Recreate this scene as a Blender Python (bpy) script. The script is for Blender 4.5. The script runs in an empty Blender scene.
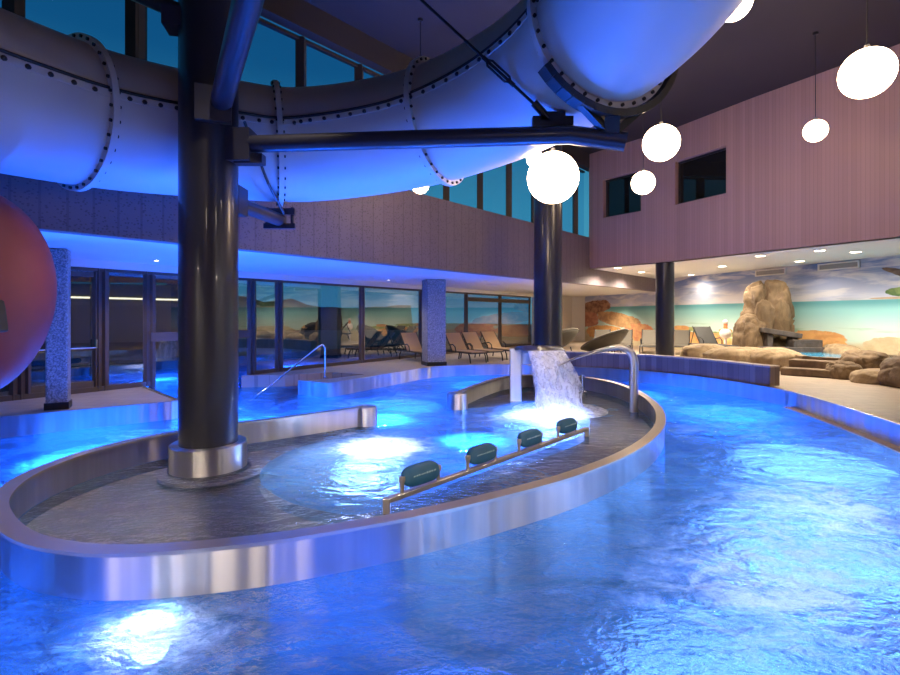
import bpy, bmesh, math, random
from mathutils import Vector, Matrix, noise as mnoise
R = math.radians
PI = math.pi
SC = bpy.context.scene
COL = SC.collection
random.seed(7)

# ------------------------------------------------------------------ node helpers
class NT:
    def __init__(s, m):
        m.use_nodes = True
        s.t = m.node_tree
        s.t.nodes.clear()
    def n(s, typ, **kw):
        x = s.t.nodes.new(typ)
        for k, v in kw.items():
            setattr(x, k, v)
        return x
    def put(s, sock, v):
        if hasattr(v, 'is_linked') or isinstance(v, bpy.types.NodeSocket):
            s.t.links.new(v, sock)
        elif isinstance(v, (tuple, list)):
            v = tuple(v)
            sock.default_value = v + (1,) if (len(v) == 3 and sock.type == 'RGBA') else v
        else:
            sock.default_value = v
    def math(s, op, a, b=None, c=None, clamp=False):
        x = s.n('ShaderNodeMath', operation=op, use_clamp=clamp)
        s.put(x.inputs[0], a)
        if b is not None: s.put(x.inputs[1], b)
        if c is not None: s.put(x.inputs[2], c)
        return x.outputs[0]
    def step(s, v, lo, hi):
        x = s.n('ShaderNodeMapRange', interpolation_type='SMOOTHSTEP')
        s.put(x.inputs[0], v); x.inputs[1].default_value = lo; x.inputs[2].default_value = hi
        x.inputs[3].default_value = 0; x.inputs[4].default_value = 1
        return x.outputs[0]
    def mix(s, f, a, b):
        x = s.n('ShaderNodeMix', data_type='RGBA')
        s.put(x.inputs[0], f); s.put(x.inputs[6], a); s.put(x.inputs[7], b)
        return x.outputs[2]
    def coord(s, scale=(1, 1, 1), which='Object'):
        c = s.n('ShaderNodeTexCoord')
        m = s.n('ShaderNodeMapping')
        m.inputs['Scale'].default_value = scale
        s.t.links.new(c.outputs[which], m.inputs[0])
        return m.outputs[0]
    def noise(s, vec, scale=5, detail=4, rough=.5, dist=0):
        x = s.n('ShaderNodeTexNoise')
        s.put(x.inputs['Vector'], vec)
        x.inputs['Scale'].default_value = scale; x.inputs['Detail'].default_value = detail
        x.inputs['Roughness'].default_value = rough; x.inputs['Distortion'].default_value = dist
        return x.outputs[0]
    def xyz(s, vec):
        x = s.n('ShaderNodeSeparateXYZ'); s.put(x.inputs[0], vec)
        return x.outputs
    def bump(s, h, strength=.3, dist=.02):
        x = s.n('ShaderNodeBump')
        s.put(x.inputs['Height'], h); x.inputs['Strength'].default_value = strength
        x.inputs['Distance'].default_value = dist
        return x.outputs[0]
    def out(s, sh):
        o = s.n('ShaderNodeOutputMaterial')
        s.t.links.new(sh, o.inputs[0])
    def bsdf(s, col=(.5, .5, .5), rough=.5, metal=0, normal=None, **kw):
        b = s.n('ShaderNodeBsdfPrincipled')
        s.put(b.inputs['Base Color'], col); s.put(b.inputs['Roughness'], rough)
        s.put(b.inputs['Metallic'], metal)
        if normal is not None: s.put(b.inputs['Normal'], normal)
        for k, v in kw.items(): s.put(b.inputs[k.replace('_', ' ')], v)
        return b.outputs[0]
    def mixsh(s, f, a, b):
        x = s.n('ShaderNodeMixShader')
        s.put(x.inputs[0], f); s.t.links.new(a, x.inputs[1]); s.t.links.new(b, x.inputs[2])
        return x.outputs[0]

def newmat(name):
    m = bpy.data.materials.new(name)
    return m, NT(m)

def simple(name, col, rough=.5, metal=0, var=.12, nscale=6, vscale=(1, 1, 1), bump=0, bdist=.01, coat=0):
    m, t = newmat(name)
    nz = t.noise(t.coord(vscale), nscale, 4)
    c = t.mix(nz, tuple(x * (1 - var) for x in col), tuple(min(1, x * (1 + var)) for x in col))
    nr = t.bump(nz, bump, bdist) if bump else None
    t.out(t.bsdf(c, rough, metal, nr, **({'Coat_Weight': coat} if coat else {})))
    return m

def emissive(name, col, strength):
    m, t = newmat(name)
    e = t.n('ShaderNodeEmission'); t.put(e.inputs[0], col); e.inputs[1].default_value = strength
    t.out(e.outputs[0])
    return m

M = {}
ROT = .25
def steel(name, col=(.62, .6, .58), rough=.36):
    m, t = newmat(name)
    a = t.noise(t.coord((2.2, 2.2, .03)), 2.5, 3, .6)
    b = t.noise(t.coord((1.3, 1.3, .04)), 2.6, 1)
    r = t.math('MULTIPLY_ADD', a, .16, rough - .08)
    tg = t.n('ShaderNodeTangent', direction_type='RADIAL', axis='Z')
    t.out(t.bsdf(t.mix(t.step(a, .3, .7), tuple(x * .82 for x in col), col), r, .96, t.bump(b, .42, .07), Anisotropic=.97, Anisotropic_Rotation=ROT, Tangent=tg.outputs[0]))
    return m
M['steel'] = steel('brushed_steel')
M['bench'] = simple('bench_steel', (.52, .43, .38), .45, .0, .15, 3)
M['cap'] = simple('satin_capping', (.62, .54, .44), .34, .85, .1, 3)
M['chrome'] = simple('polished_steel', (.75, .73, .7), .15, 1, .05)
M['pillar'] = simple('anthracite_paint', (.022, .022, .03), .32, 0, .15, 3, coat=.3)
M['arm'] = simple('arm_paint', (.03, .03, .045), .35, 0, .15, 3, coat=.2)
M['black'] = simple('black_steel', (.012, .012, .014), .4, 0, .1)
M['frame'] = simple('bronze_frame', (.085, .06, .05), .45, 0, .12, 4)
M['mullion'] = simple('dark_mullion', (.05, .034, .026), .5, 0, .12, 4)
M['white'] = simple('white_plaster', (.78, .77, .76), .6, 0, .03, 2)
M['ceiling'] = simple('dark_ceiling', (.034, .026, .022), .8, 0, .15, .8)
M['cord'] = simple('cord_black', (.02, .02, .02), .5)
M['bolt'] = simple('bolt_dark', (.015, .015, .02), .4, .3)
M['wire'] = simple('steel_wire', (.3, .3, .3), .4, .8)
M['sling'] = simple('beige_sling', (.42, .26, .12), .7, 0, .1, 60)
M['greysling'] = simple('grey_sling', (.075, .062, .045), .75, 0, .15, 60)
M['wicker'] = simple('dark_wicker', (.035, .029, .02), .7, 0, .5, 40, bump=.5)
M['pad'] = simple('teal_rubber', (.01, .085, .17), .5, 0, .2, 10)
M['mark'] = simple('pale_print', (.35, .5, .55), .5)
M['red'] = simple('red_gelcoat', (.25, .055, .06), .55, 0, .22, 2.5)
M['rubber'] = simple('dark_rubber', (.03, .028, .026), .6)
M['granite'] = None
def granite():
    m, t = newmat('grey_granite')
    a = t.noise(t.coord(), 38, 6, .7); b = t.noise(t.coord(), 9, 3)
    c = t.mix(t.step(a, .38, .62), (.1, .1, .1), (.5, .48, .46))
    c = t.mix(t.math('MULTIPLY', b, .5), c, (.2, .19, .19))
    t.out(t.bsdf(c, .45, 0, t.bump(a, .3, .01)))
    return m
M['granite'] = granite()

def rockmat(name, c1, c2, c3):
    m, t = newmat(name)
    a = t.noise(t.coord(), 2.2, 8, .62, .6); b = t.noise(t.coord((1, 1, .35)), 7, 5)
    c = t.mix(t.step(a, .35, .65), c1, c2)
    c = t.mix(t.math('MULTIPLY', t.step(b, .45, .7), .6), c, c3)
    t.out(t.bsdf(c, .85, 0, t.bump(t.math('ADD', a, t.math('MULTIPLY', b, .4)), .6, .06)))
    return m
M['rock'] = rockmat('sand_rock', (.14, .09, .048), (.23, .155, .085), (.08, .05, .026))
M['palerock'] = rockmat('pale_rock', (.24, .165, .09), (.36, .26, .15), (.16, .105, .055))
M['brownrock'] = rockmat('brown_rock', (.12, .078, .046), (.19, .125, .075), (.075, .048, .03))
M['darkrock'] = rockmat('grey_timber', (.06, .046, .04), (.1, .08, .072), (.035, .028, .025))

def tiles(name, c1, c2, grout, sx, sy, rough=.5, plank=False):
    m, t = newmat(name)
    br = t.n('ShaderNodeTexBrick')
    t.put(br.inputs['Vector'], t.coord())
    t.put(br.inputs['Color1'], c1); t.put(br.inputs['Color2'], c2); t.put(br.inputs['Mortar'], grout)
    br.inputs['Scale'].default_value = 1; br.inputs['Mortar Size'].default_value = .008
    br.inputs['Brick Width'].default_value = sx; br.inputs['Row Height'].default_value = sy
    nz = t.noise(t.coord(), 3, 6, .6)
    c = t.mix(t.math('MULTIPLY', nz, .5), br.outputs[0], tuple(x * .6 for x in c1))
    t.out(t.bsdf(c, rough, 0, t.bump(br.outputs[1], .2, -.005)))
    return m
M['deck'] = tiles('deck_tile', (.44, .34, .25), (.5, .39, .29), (.26, .2, .15), .6, .3, .42)
M['poolfloor'] = tiles('pool_floor_steel', (.5, .56, .6), (.54, .6, .63), (.38, .44, .5), 2.5, 1.4, .5)

def wallwood():
    m, t = newmat('upright_wood_tile')
    c = t.n('ShaderNodeUVMap')
    mp = t.n('ShaderNodeMapping'); mp.inputs['Scale'].default_value = (1, 1, 1)
    t.t.links.new(c.outputs[0], mp.inputs[0])
    s = t.xyz(mp.outputs[0])
    idx = t.math('FLOOR', t.math('DIVIDE', s[0], .16))
    wn = t.n('ShaderNodeTexWhiteNoise', noise_dimensions='1D'); t.put(wn.inputs['W'], idx)
    fr = t.math('FRACT', t.math('DIVIDE', s[0], .16))
    line = t.math('LESS_THAN', fr, .05)
    mp2 = t.n('ShaderNodeMapping'); mp2.inputs['Scale'].default_value = (14, 1, 1)
    t.t.links.new(c.outputs[0], mp2.inputs[0])
    g = t.noise(mp2.outputs[0], 3, 5, .6)
    col = t.mix(wn.outputs[0], (.13, .085, .065), (.25, .18, .14))
    col = t.mix(t.math('MULTIPLY', g, .5), col, (.1, .075, .06))
    col = t.mix(line, col, (.05, .04, .035))
    t.out(t.bsdf(col, .45))
    return m
M['woodtile'] = wallwood()

def cladding(name, c1, c2, pitch, dots=False):
    m, t = newmat(name)
    uv = t.n('ShaderNodeUVMap')
    s = t.xyz(uv.outputs[0])
    idx = t.math('FLOOR', t.math('DIVIDE', s[0], pitch))
    wn = t.n('ShaderNodeTexWhiteNoise', noise_dimensions='1D'); t.put(wn.inputs['W'], idx)
    fr = t.math('FRACT', t.math('DIVIDE', s[0], pitch))
    line = t.math('LESS_THAN', fr, .1)
    col = t.mix(wn.outputs[0], c1, c2)
    big = t.math('FLOOR', t.math('DIVIDE', s[0], 1.2))
    wb = t.n('ShaderNodeTexWhiteNoise', noise_dimensions='1D'); t.put(wb.inputs['W'], big)
    col = t.mix(t.math('MULTIPLY', wb.outputs[0], .35), col, c1)
    col = t.mix(t.math('MULTIPLY', line, .45), col, tuple(x * .5 for x in c1))
    if dots:
        v = t.n('ShaderNodeTexVoronoi'); t.put(v.inputs['Vector'], uv.outputs[0]); v.inputs['Scale'].default_value = 20
        d = t.math('LESS_THAN', v.outputs[0], .3)
        col = t.mix(t.math('MULTIPLY', d, .5), col, tuple(x * .2 for x in c1))
    t.out(t.bsdf(col, .55, 0, t.bump(line, .15, -.01)))
    return m
M['clad'] = cladding('blush_cladding', (.4, .24, .19), (.47, .29, .23), .09)
M['band'] = cladding('perforated_mauve_panel', (.165, .125, .135), (.185, .14, .15), .3, True)

def glass(name, tint=(.75, .85, .9), rough=0, ior=1.5, extra=0.0):
    m, t = newmat(name)
    tr = t.n('ShaderNodeBsdfTransparent'); t.put(tr.inputs[0], tint)
    gl = t.n('ShaderNodeBsdfGlossy'); gl.inputs['Roughness'].default_value = rough
    t.put(gl.inputs['Color'], (.95, .95, .95))
    f = t.n('ShaderNodeFresnel'); f.inputs[0].default_value = ior
    gm = t.n('ShaderNodeNewGeometry')
    fac = t.math('MULTIPLY', t.math('ADD', f.outputs[0], extra, clamp=True), t.math('SUBTRACT', 1.0, gm.outputs['Backfacing']))
    t.out(t.mixsh(fac, tr.outputs[0], gl.outputs[0]))
    return m
M['glass'] = glass('facade_glass', (.62, .7, .78), 0, 1.52, .13)
M['skyglass'] = glass('clerestory_glass', (.8, .9, .95), 0, 1.2, .0)
def darkglass():
    m, t = newmat('dark_window_glass')
    t.out(t.bsdf((.012, .012, .01), .03, 0))
    return m
M['darkglass'] = darkglass()

def slide_mat(name, col, transl):
    m, t = newmat(name)
    nz = t.noise(t.coord(), 1.2, 4)
    c = t.mix(nz, tuple(x * .9 for x in col), col)
    b = t.bsdf(c, .42, 0)
    tl = t.n('ShaderNodeBsdfTranslucent'); t.put(tl.inputs[0], c)
    t.out(t.mixsh(transl, b, tl.outputs[0]))
    return m
M['slide'] = slide_mat('white_fibreglass', (.64, .63, .62), .12)
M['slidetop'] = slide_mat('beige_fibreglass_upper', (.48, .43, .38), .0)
M['globe'] = emissive('lit_opal_glass', (1, .72, .46), 18.0)
M['led'] = emissive('lit_diffuser', (1, .84, .6), 22)
M['lens'] = emissive('pool_lamp_lens', (.6, .75, 1), 25)
M['strip'] = emissive('warm_reflection', (1, .75, .45), 3)  # glow standing in for a light reflected in the glass

# ------------------------------------------------------------------ water
def water_mat(name, blobs, base_milk=.1, ripple=1.0, tint=(.3, .62, .95)):
    m, t = newmat(name)
    co = t.n('ShaderNodeTexCoord').outputs['Object']
    n1 = t.noise(t.coord((1, 1.7, 1)), 1.6, 3, .5, .8)
    n2 = t.noise(t.coord((1, 1.5, 1)), 6, 4, .55, .6)
    n3 = t.noise(t.coord((1, 1.3, 1)), 19, 3, .55, .3)
    h = t.math('ADD', t.math('MULTIPLY', n1, 1.0), t.math('MULTIPLY', n2, .42))
    h = t.math('ADD', h, t.math('MULTIPLY', n3, .17))
    nrm = t.bump(h, 1.0 * ripple, .26)
    foam = None
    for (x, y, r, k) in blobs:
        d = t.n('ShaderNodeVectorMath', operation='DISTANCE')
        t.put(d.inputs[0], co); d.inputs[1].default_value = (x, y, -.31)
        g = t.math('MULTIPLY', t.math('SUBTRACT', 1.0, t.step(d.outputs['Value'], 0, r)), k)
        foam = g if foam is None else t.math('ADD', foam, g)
    fn = t.noise(t.coord((1, 1.35, 1)), 2.6, 7, .66, 1.3)
    fn2 = t.noise(t.coord((1.2, 1, 1)), 11, 5, .6, .8)
    pat = t.math('ADD', t.math('MULTIPLY', fn, .72), t.math('MULTIPLY', fn2, .28))
    if foam is None: foam = 0.0
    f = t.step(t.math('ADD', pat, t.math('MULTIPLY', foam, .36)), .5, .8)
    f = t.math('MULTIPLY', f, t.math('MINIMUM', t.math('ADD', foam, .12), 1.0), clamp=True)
    cloud = t.step(t.noise(t.coord((.8, 1.3, 1)), 1.1, 5, .6, 1.2), .36, .66)
    mk = t.math('ADD', t.math('MULTIPLY', f, .85), t.math('MULTIPLY_ADD', cloud, base_milk * 1.3, base_milk * .35), clamp=True)
    tr = t.n('ShaderNodeBsdfTransparent'); t.put(tr.inputs[0], tint)
    rf = t.n('ShaderNodeBsdfRefraction'); t.put(rf.inputs['Color'], tint); rf.inputs['IOR'].default_value = 1.33
    rf.inputs['Roughness'].default_value = .0; t.put(rf.inputs['Normal'], nrm)
    base = t.mixsh(.5, tr.outputs[0], rf.outputs[0])
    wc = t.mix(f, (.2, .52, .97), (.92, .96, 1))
    df = t.n('ShaderNodeBsdfDiffuse'); t.put(df.inputs[0], wc); t.put(df.inputs['Normal'], nrm)
    tl = t.n('ShaderNodeBsdfTranslucent'); t.put(tl.inputs[0], wc); t.put(tl.inputs['Normal'], nrm)
    sc = t.mixsh(.6, df.outputs[0], tl.outputs[0])
    s = t.mixsh(mk, base, sc)
    gl = t.n('ShaderNodeBsdfGlossy'); gl.inputs['Roughness'].default_value = .04; t.put(gl.inputs['Normal'], nrm)
    fr = t.n('ShaderNodeFresnel'); fr.inputs[0].default_value = 1.33; t.put(fr.inputs['Normal'], nrm)
    fac = t.math('MULTIPLY', fr.outputs[0], t.math('SUBTRACT', 1.0, t.math('MULTIPLY', f, .7)))
    gm = t.n('ShaderNodeNewGeometry')
    fac = t.math('MULTIPLY', fac, t.math('SUBTRACT', 1.0, gm.outputs['Backfacing']))
    t.out(t.mixsh(fac, s, gl.outputs[0]))
    return m
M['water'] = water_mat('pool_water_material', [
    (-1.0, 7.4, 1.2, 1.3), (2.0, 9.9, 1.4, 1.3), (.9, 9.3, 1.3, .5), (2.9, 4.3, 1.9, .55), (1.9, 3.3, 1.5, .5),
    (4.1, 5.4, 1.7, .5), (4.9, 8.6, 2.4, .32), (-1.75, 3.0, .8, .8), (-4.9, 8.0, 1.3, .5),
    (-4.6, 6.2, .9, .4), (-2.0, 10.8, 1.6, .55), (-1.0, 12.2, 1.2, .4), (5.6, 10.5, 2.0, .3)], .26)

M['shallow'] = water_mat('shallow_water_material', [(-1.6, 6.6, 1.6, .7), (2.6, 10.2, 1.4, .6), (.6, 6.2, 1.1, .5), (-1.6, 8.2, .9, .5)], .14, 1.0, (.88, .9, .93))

def jet_mat():
    m, t = newmat('white_water')
    a = t.noise(t.coord((1, 1, .22)), 9, 6, .65, .4)
    b = t.noise(t.coord(), 26, 3, .6)
    al = t.step(t.math('ADD', t.math('MULTIPLY', a, .8), t.math('MULTIPLY', b, .25)), .3, .62)
    tr = t.n('ShaderNodeBsdfTransparent')
    df = t.n('ShaderNodeBsdfDiffuse'); t.put(df.inputs[0], (.95, .97, 1))
    tl = t.n('ShaderNodeBsdfTranslucent'); t.put(tl.inputs[0], (.95, .97, 1))
    t.out(t.mixsh(t.math('MULTIPLY', al, .8), tr.outputs[0], t.mixsh(.5, df.outputs[0], tl.outputs[0])))
    return m
M['jet'] = jet_mat()

# ------------------------------------------------------------------ mural
def mural_mat():
    m, t = newmat('beach_mural')
    c = t.coord()
    X, Y, Z = t.xyz(c)[0:3]
    st = t.noise(t.coord((.3, .3, 1.6)), 1.9, 6, .55, .5)
    sky = t.mix(t.step(Z, 2.1, 3.4), (.46, .5, .64), (.07, .16, .45))
    cl = t.step(st, .42, .62)
    sky = t.mix(t.math('MULTIPLY', cl, .8), sky, (.7, .68, .7))
    sky = t.mix(t.math('MULTIPLY', t.step(t.noise(t.coord((.2, .2, 1.4)), 3, 5), .55, .7), .4), sky, (.16, .2, .34))
    # sea
    sea = t.mix(t.step(Z, 2.02, 1.72), (.08, .36, .4), (.24, .57, .56))
    sea = t.mix(t.step(Z, 1.8, 1.05), sea, (.5, .68, .6))
    wv = t.noise(t.coord((.35, .35, 5)), 1.4, 4)
    sea = t.mix(t.math('MULTIPLY', t.math('MULTIPLY', t.step(wv, .55, .68), t.step(Z, 1.5, 1.1)), .65), sea, (.2, .42, .26))
    sand = t.mix(t.noise(t.coord((1, 1, 2)), 2, 5), (.5, .42, .22), (.62, .5, .3))
    low = t.mix(t.step(t.math('ADD', Z, t.math('MULTIPLY', wv, .3)), .98, .72), sea, sand)
    colr = t.mix(t.step(Z, 2.055, 2.075), low, sky)
    rn = t.noise(t.coord((1, 1, 1.5)), 2.5, 6, .6, .4)
    def ell(cy, cz, ry, rz, colA, colB, rot=0.0, src=None):
        dy = t.math('SUBTRACT', Y, cy); dz = t.math('SUBTRACT', Z, cz)
        if rot:
            ca, sa = math.cos(rot), math.sin(rot)
            d1 = t.math('ADD', t.math('MULTIPLY', dy, ca), t.math('MULTIPLY', dz, sa))
            d2 = t.math('SUBTRACT', t.math('MULTIPLY', dz, ca), t.math('MULTIPLY', dy, sa))
        else: d1, d2 = dy, dz
        q = t.math('ADD', t.math('POWER', t.math('ABSOLUTE', t.math('DIVIDE', d1, ry)), 2.4), t.math('POWER', t.math('ABSOLUTE', t.math('DIVIDE', d2, rz)), 2.4))
        q = t.math('ADD', q, t.math('MULTIPLY', t.math('SUBTRACT', rn, .5), 1.1))
        k = t.step(q, 1.06, .92)
        return t.mix(k, src, t.mix(t.step(rn, .38, .62), colA, colB))
    G_ = ((.2, .32, .08), (.42, .42, .13))
    O_ = ((.62, .26, .04), (.75, .38, .08))
    B_ = ((.2, .07, .035), (.42, .2, .09))
    for (a, b, cc, d, col, rot) in [
        (22.6, .98, .9, .09, G_, 0), (21.2, .8, 1.6, .1, G_, 0), (23.4, 1.0, .5, .12, O_, 0), (20.9, .95, .35, .09, O_, 0),
        (22.2, .55, 1.7, .3, O_, 0), (17.2, .72, 1.05, .36, O_, 0), (14.6, .7, 1.1, .25, ((.5, .4, .22), (.6, .48, .28)), 0),
        (30.8, 2.0, 1.9, .42, B_, -.1), (31.2, 1.35, 1.2, .45, ((.4, .12, .05), (.55, .22, .1)), 0), (28.3, 1.35, 1.9, .38, ((.4, .2, .06), (.55, .3, .1)), .12),
        (29.5, .6, 1.7, .4, O_, 0), (26.6, .7, 1.2, .45, ((.6, .17, .05), (.7, .35, .1)), 0),
        (14.3, 2.28, .75, .15, ((.06, .14, .03), (.2, .28, .07)), 0), (14.4, 2.1, 1.1, .035, ((.45, .3, .2), (.55, .38, .25)), 0),
        (14.25, 2.66, .95, .1, ((.1, .06, .045), (.2, .13, .1)), .35)]:
        colr = ell(a, b, cc, d, col[0], col[1], rot, colr)
    hv = t.n('ShaderNodeHueSaturation'); hv.inputs['Value'].default_value = 1.15; hv.inputs['Saturation'].default_value = .88; t.put(hv.inputs['Color'], colr)
    t.out(t.bsdf(hv.outputs[0], .6))
    return m
M['mural'] = mural_mat()

# ------------------------------------------------------------------ mesh builder
class MB:
    def __init__(s): s.v = []; s.f = []; s.m = []; s.uv = {}
    def add(s, vs, fs, mi=0):
        o = len(s.v); s.v += [Vector(a) for a in vs]
        for f in fs: s.f.append([o + i for i in f]); s.m.append(mi)
        return o
    def box(s, c, size, rz=0, mi=0, mat=None):
        hx, hy, hz = size[0] / 2, size[1] / 2, size[2] / 2
        mt = mat if mat is not None else Matrix.Translation(c) @ Matrix.Rotation(rz, 4, 'Z')
        vs = [mt @ Vector((x * hx, y * hy, z * hz)) for z in (-1, 1) for y in (-1, 1) for x in (-1, 1)]
        s.add(vs, [(0, 2, 3, 1), (4, 5, 7, 6), (0, 1, 5, 4), (2, 6, 7, 3), (0, 4, 6, 2), (1, 3, 7, 5)], mi)
    def beam(s, a, b, w, h, mi=0):
        a, b = Vector(a), Vector(b); d = b - a
        q = d.to_track_quat('X', 'Z').to_matrix().to_4x4()
        s.box(None, (d.length, w, h), mi=mi, mat=Matrix.Translation((a + b) / 2) @ q)
    def tube(s, pts, r, n=12, mi=0, cap=True):
        pts = [Vector(p) for p in pts]; rr = r if isinstance(r, (list, tuple)) else [r] * len(pts)
        up = None; o0 = len(s.v)
        for i, p in enumerate(pts):
            d = (pts[min(i + 1, len(pts) - 1)] - pts[max(i - 1, 0)]).normalized()
            if up is None:
                up = Vector((0, 0, 1)) if abs(d.z) < .9 else Vector((1, 0, 0))
            a = d.cross(up).normalized(); b = a.cross(d).normalized(); up = b
            for k in range(n):
                t = 2 * PI * k / n
                s.v.append(p + rr[i] * (math.cos(t) * a + math.sin(t) * b))
        for i in range(len(pts) - 1):
            for k in range(n):
                A = o0 + i * n + k; B = o0 + i * n + (k + 1) % n
                s.f.append([A, B, B + n, A + n]); s.m.append(mi)
        if cap:
            s.f.append([o0 + k for k in range(n)][::-1]); s.m.append(mi)
            e = o0 + (len(pts) - 1) * n
            s.f.append([e + k for k in range(n)]); s.m.append(mi)
    def lathe(s, prof, c, n=32, mi=0, axis=None, cap=True):
        q = Matrix.Translation(c)
        if axis is not None: q = q @ Vector(axis).to_track_quat('Z', 'Y').to_matrix().to_4x4()
        o = len(s.v)
        for (r, z) in prof:
            for k in range(n):
                t = 2 * PI * k / n
                s.v.append(q @ Vector((r * math.cos(t), r * math.sin(t), z)))
        for i in range(len(prof) - 1):
            for k in range(n):
                A = o + i * n + k; B = o + i * n + (k + 1) % n
                s.f.append([A, B, B + n, A + n]); s.m.append(mi)
        if cap:
            s.f.append([o + k for k in range(n)][::-1]); s.m.append(mi)
            e = o + (len(prof) - 1) * n
            s.f.append([e + k for k in range(n)]); s.m.append(mi)
    def prism(s, poly, z0, z1, mi=0):
        n = len(poly)
        s.add([(x, y, z0) for x, y in poly] + [(x, y, z1) for x, y in poly],
              [list(range(n))[::-1], list(range(n, 2 * n))] + [(i, (i + 1) % n, n + (i + 1) % n, n + i) for i in range(n)], mi)
    def wall(s, line, thick, z0, z1, mi=0, close=True):
        """upright strip along an open polyline, thick to the left of its direction; the right face carries UV (arc length, height)"""
        off = offset(line, thick); n = len(line)
        L = [0]
        for i in range(1, n): L.append(L[-1] + math.dist(line[i], line[i - 1]))
        o = len(s.v)
        for i in range(n):
            for (p, z) in ((line[i], z0), (line[i], z1), (off[i], z1), (off[i], z0)):
                s.v.append(Vector((p[0], p[1], z)))
        for i in range(n - 1):
            for k in range(4):
                a = o + i * 4 + k; b = o + i * 4 + (k + 1) % 4
                s.f.append([a, a + 4, b + 4, b]); s.m.append(mi)
                zz = (z0, z1, z1 + thick, z0 - thick)
                za, zb = zz[k], zz[(k + 1) % 4]
                s.uv[len(s.f) - 1] = [(L[i], za), (L[i + 1], za), (L[i + 1], zb), (L[i], zb)]
        for e, rev in ((o, False), (o + (n - 1) * 4, True)):
            f = [e, e + 1, e + 2, e + 3]
            s.f.append(f[::-1] if rev else f); s.m.append(mi)
            uvs = [(0, z0), (0, z1), (abs(thick), z1), (abs(thick), z0)]
            s.uv[len(s.f) - 1] = uvs[::-1] if rev else uvs
    def build(s, name, mats, parent=None, smooth=False, loc=None, bevel=0, angle=40, sub=0, recalc=True):
        me = bpy.data.meshes.new(name)
        org = Vector(loc) if loc is not None else (Vector(parent.get('_o', (0, 0, 0))) if parent is not None else Vector((0, 0, 0)))
        me.from_pydata([v - org for v in s.v], [], s.f)
        if s.uv:
            ul = me.uv_layers.new(name='UVMap')
            for p in me.polygons:
                if p.index in s.uv:
                    for li, uvv in zip(p.loop_indices, s.uv[p.index]): ul.data[li].uv = uvv
        mats = mats if isinstance(mats, (list, tuple)) else [mats]
        for x in mats: me.materials.append(x)
        for p, mi in zip(me.polygons, s.m): p.material_index = mi
        if recalc:
            bm = bmesh.new(); bm.from_mesh(me); bmesh.ops.recalc_face_normals(bm, faces=bm.faces); bm.to_mesh(me); bm.free()
        if smooth:
            for p in me.polygons: p.use_smooth = True
        o = bpy.data.objects.new(name, me); COL.objects.link(o)
        if parent is not None: o.parent = parent
        elif loc is not None: o.location = org
        if smooth and angle < 180:
            try: me.set_sharp_from_angle(angle=R(angle))
            except Exception: pass
        if bevel:
            b = o.modifiers.new('bevel', 'BEVEL'); b.width = bevel; b.segments = 2; b.limit_method = 'ANGLE'
        if sub:
            b = o.modifiers.new('sub', 'SUBSURF'); b.levels = sub; b.render_levels = sub
        return o

def offset(line, d):
    out = []
    n = len(line)
    for i in range(n):
        a = Vector(line[max(i - 1, 0)][:2]); b = Vector(line[min(i + 1, n - 1)][:2])
        t = (b - a).normalized()
        out.append((line[i][0] - t.y * d, line[i][1] + t.x * d))
    return out

def spline(pts, k=6, closed=False):
    P = [Vector(p) for p in pts]; n = len(P); out = []
    for i in range(n if closed else n - 1):
        if closed: a, b, c, d = P[i - 1], P[i], P[(i + 1) % n], P[(i + 2) % n]
        else: a, b, c, d = P[max(i - 1, 0)], P[i], P[i + 1], P[min(i + 2, n - 1)]
        for j in range(k):
            t = j / k
            out.append(.5 * ((2 * b) + (c - a) * t + (2 * a - 5 * b + 4 * c - d) * t * t + (3 * b - a - 3 * c + d) * t ** 3))
    if not closed: out.append(P[-1])
    return [tuple(p) for p in out]

def tag(o, label, cat, group=None, kind=None):
    o['label'] = label; o['category'] = cat
    if group: o['group'] = group
    if kind: o['kind'] = kind
    return o
def thing(name, loc, label, cat, group=None, kind=None):
    o = bpy.data.objects.new(name, None); COL.objects.link(o)
    o.location = loc; o['_o'] = tuple(loc); o.empty_display_size = .2
    return tag(o, label, cat, group, kind)
def part(mb, name, mats, parent, **kw):
    """a part of a thing, its mesh kept relative to the thing's base"""
    o = mb.build(name, mats, parent, **kw)
    o['_o'] = parent['_o']
    return o
def clean():
    for o in bpy.data.objects:
        if '_o' in o: del o['_o']
def struct(o, label=None):
    o['kind'] = 'structure'
    if label: o['label'] = label
    return o
def copy_tree(src, name=None):
    c = src.copy(); COL.objects.link(c)
    for ch in list(src.children):
        d = copy_tree(ch); d.parent = c
    return c
def light(kind, loc, col, power, size=.3, aim=None, spot=None, blend=.6, shape=None):
    l = bpy.data.lights.new(kind.lower() + '_lamp', kind)
    l.color = col; l.energy = power
    if kind == 'AREA': l.size = size; l.shape = 'DISK'
    else: l.shadow_soft_size = size
    if kind == 'SPOT': l.spot_size = R(spot); l.spot_blend = blend
    o = bpy.data.objects.new(kind.lower() + '_lamp', l); COL.objects.link(o); o.location = loc
    if aim is not None: o.rotation_euler = (Vector(aim) - Vector(loc)).to_track_quat('-Z', 'Y').to_euler()
    return o

WZ = -.31
PB = -1.4
fac = lambda Y: (.70 * Y - 14.91, Y)         # lower glass facade line
ban = lambda Y: (.86 * Y - 11.44, Y)         # upper parapet band line

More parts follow.
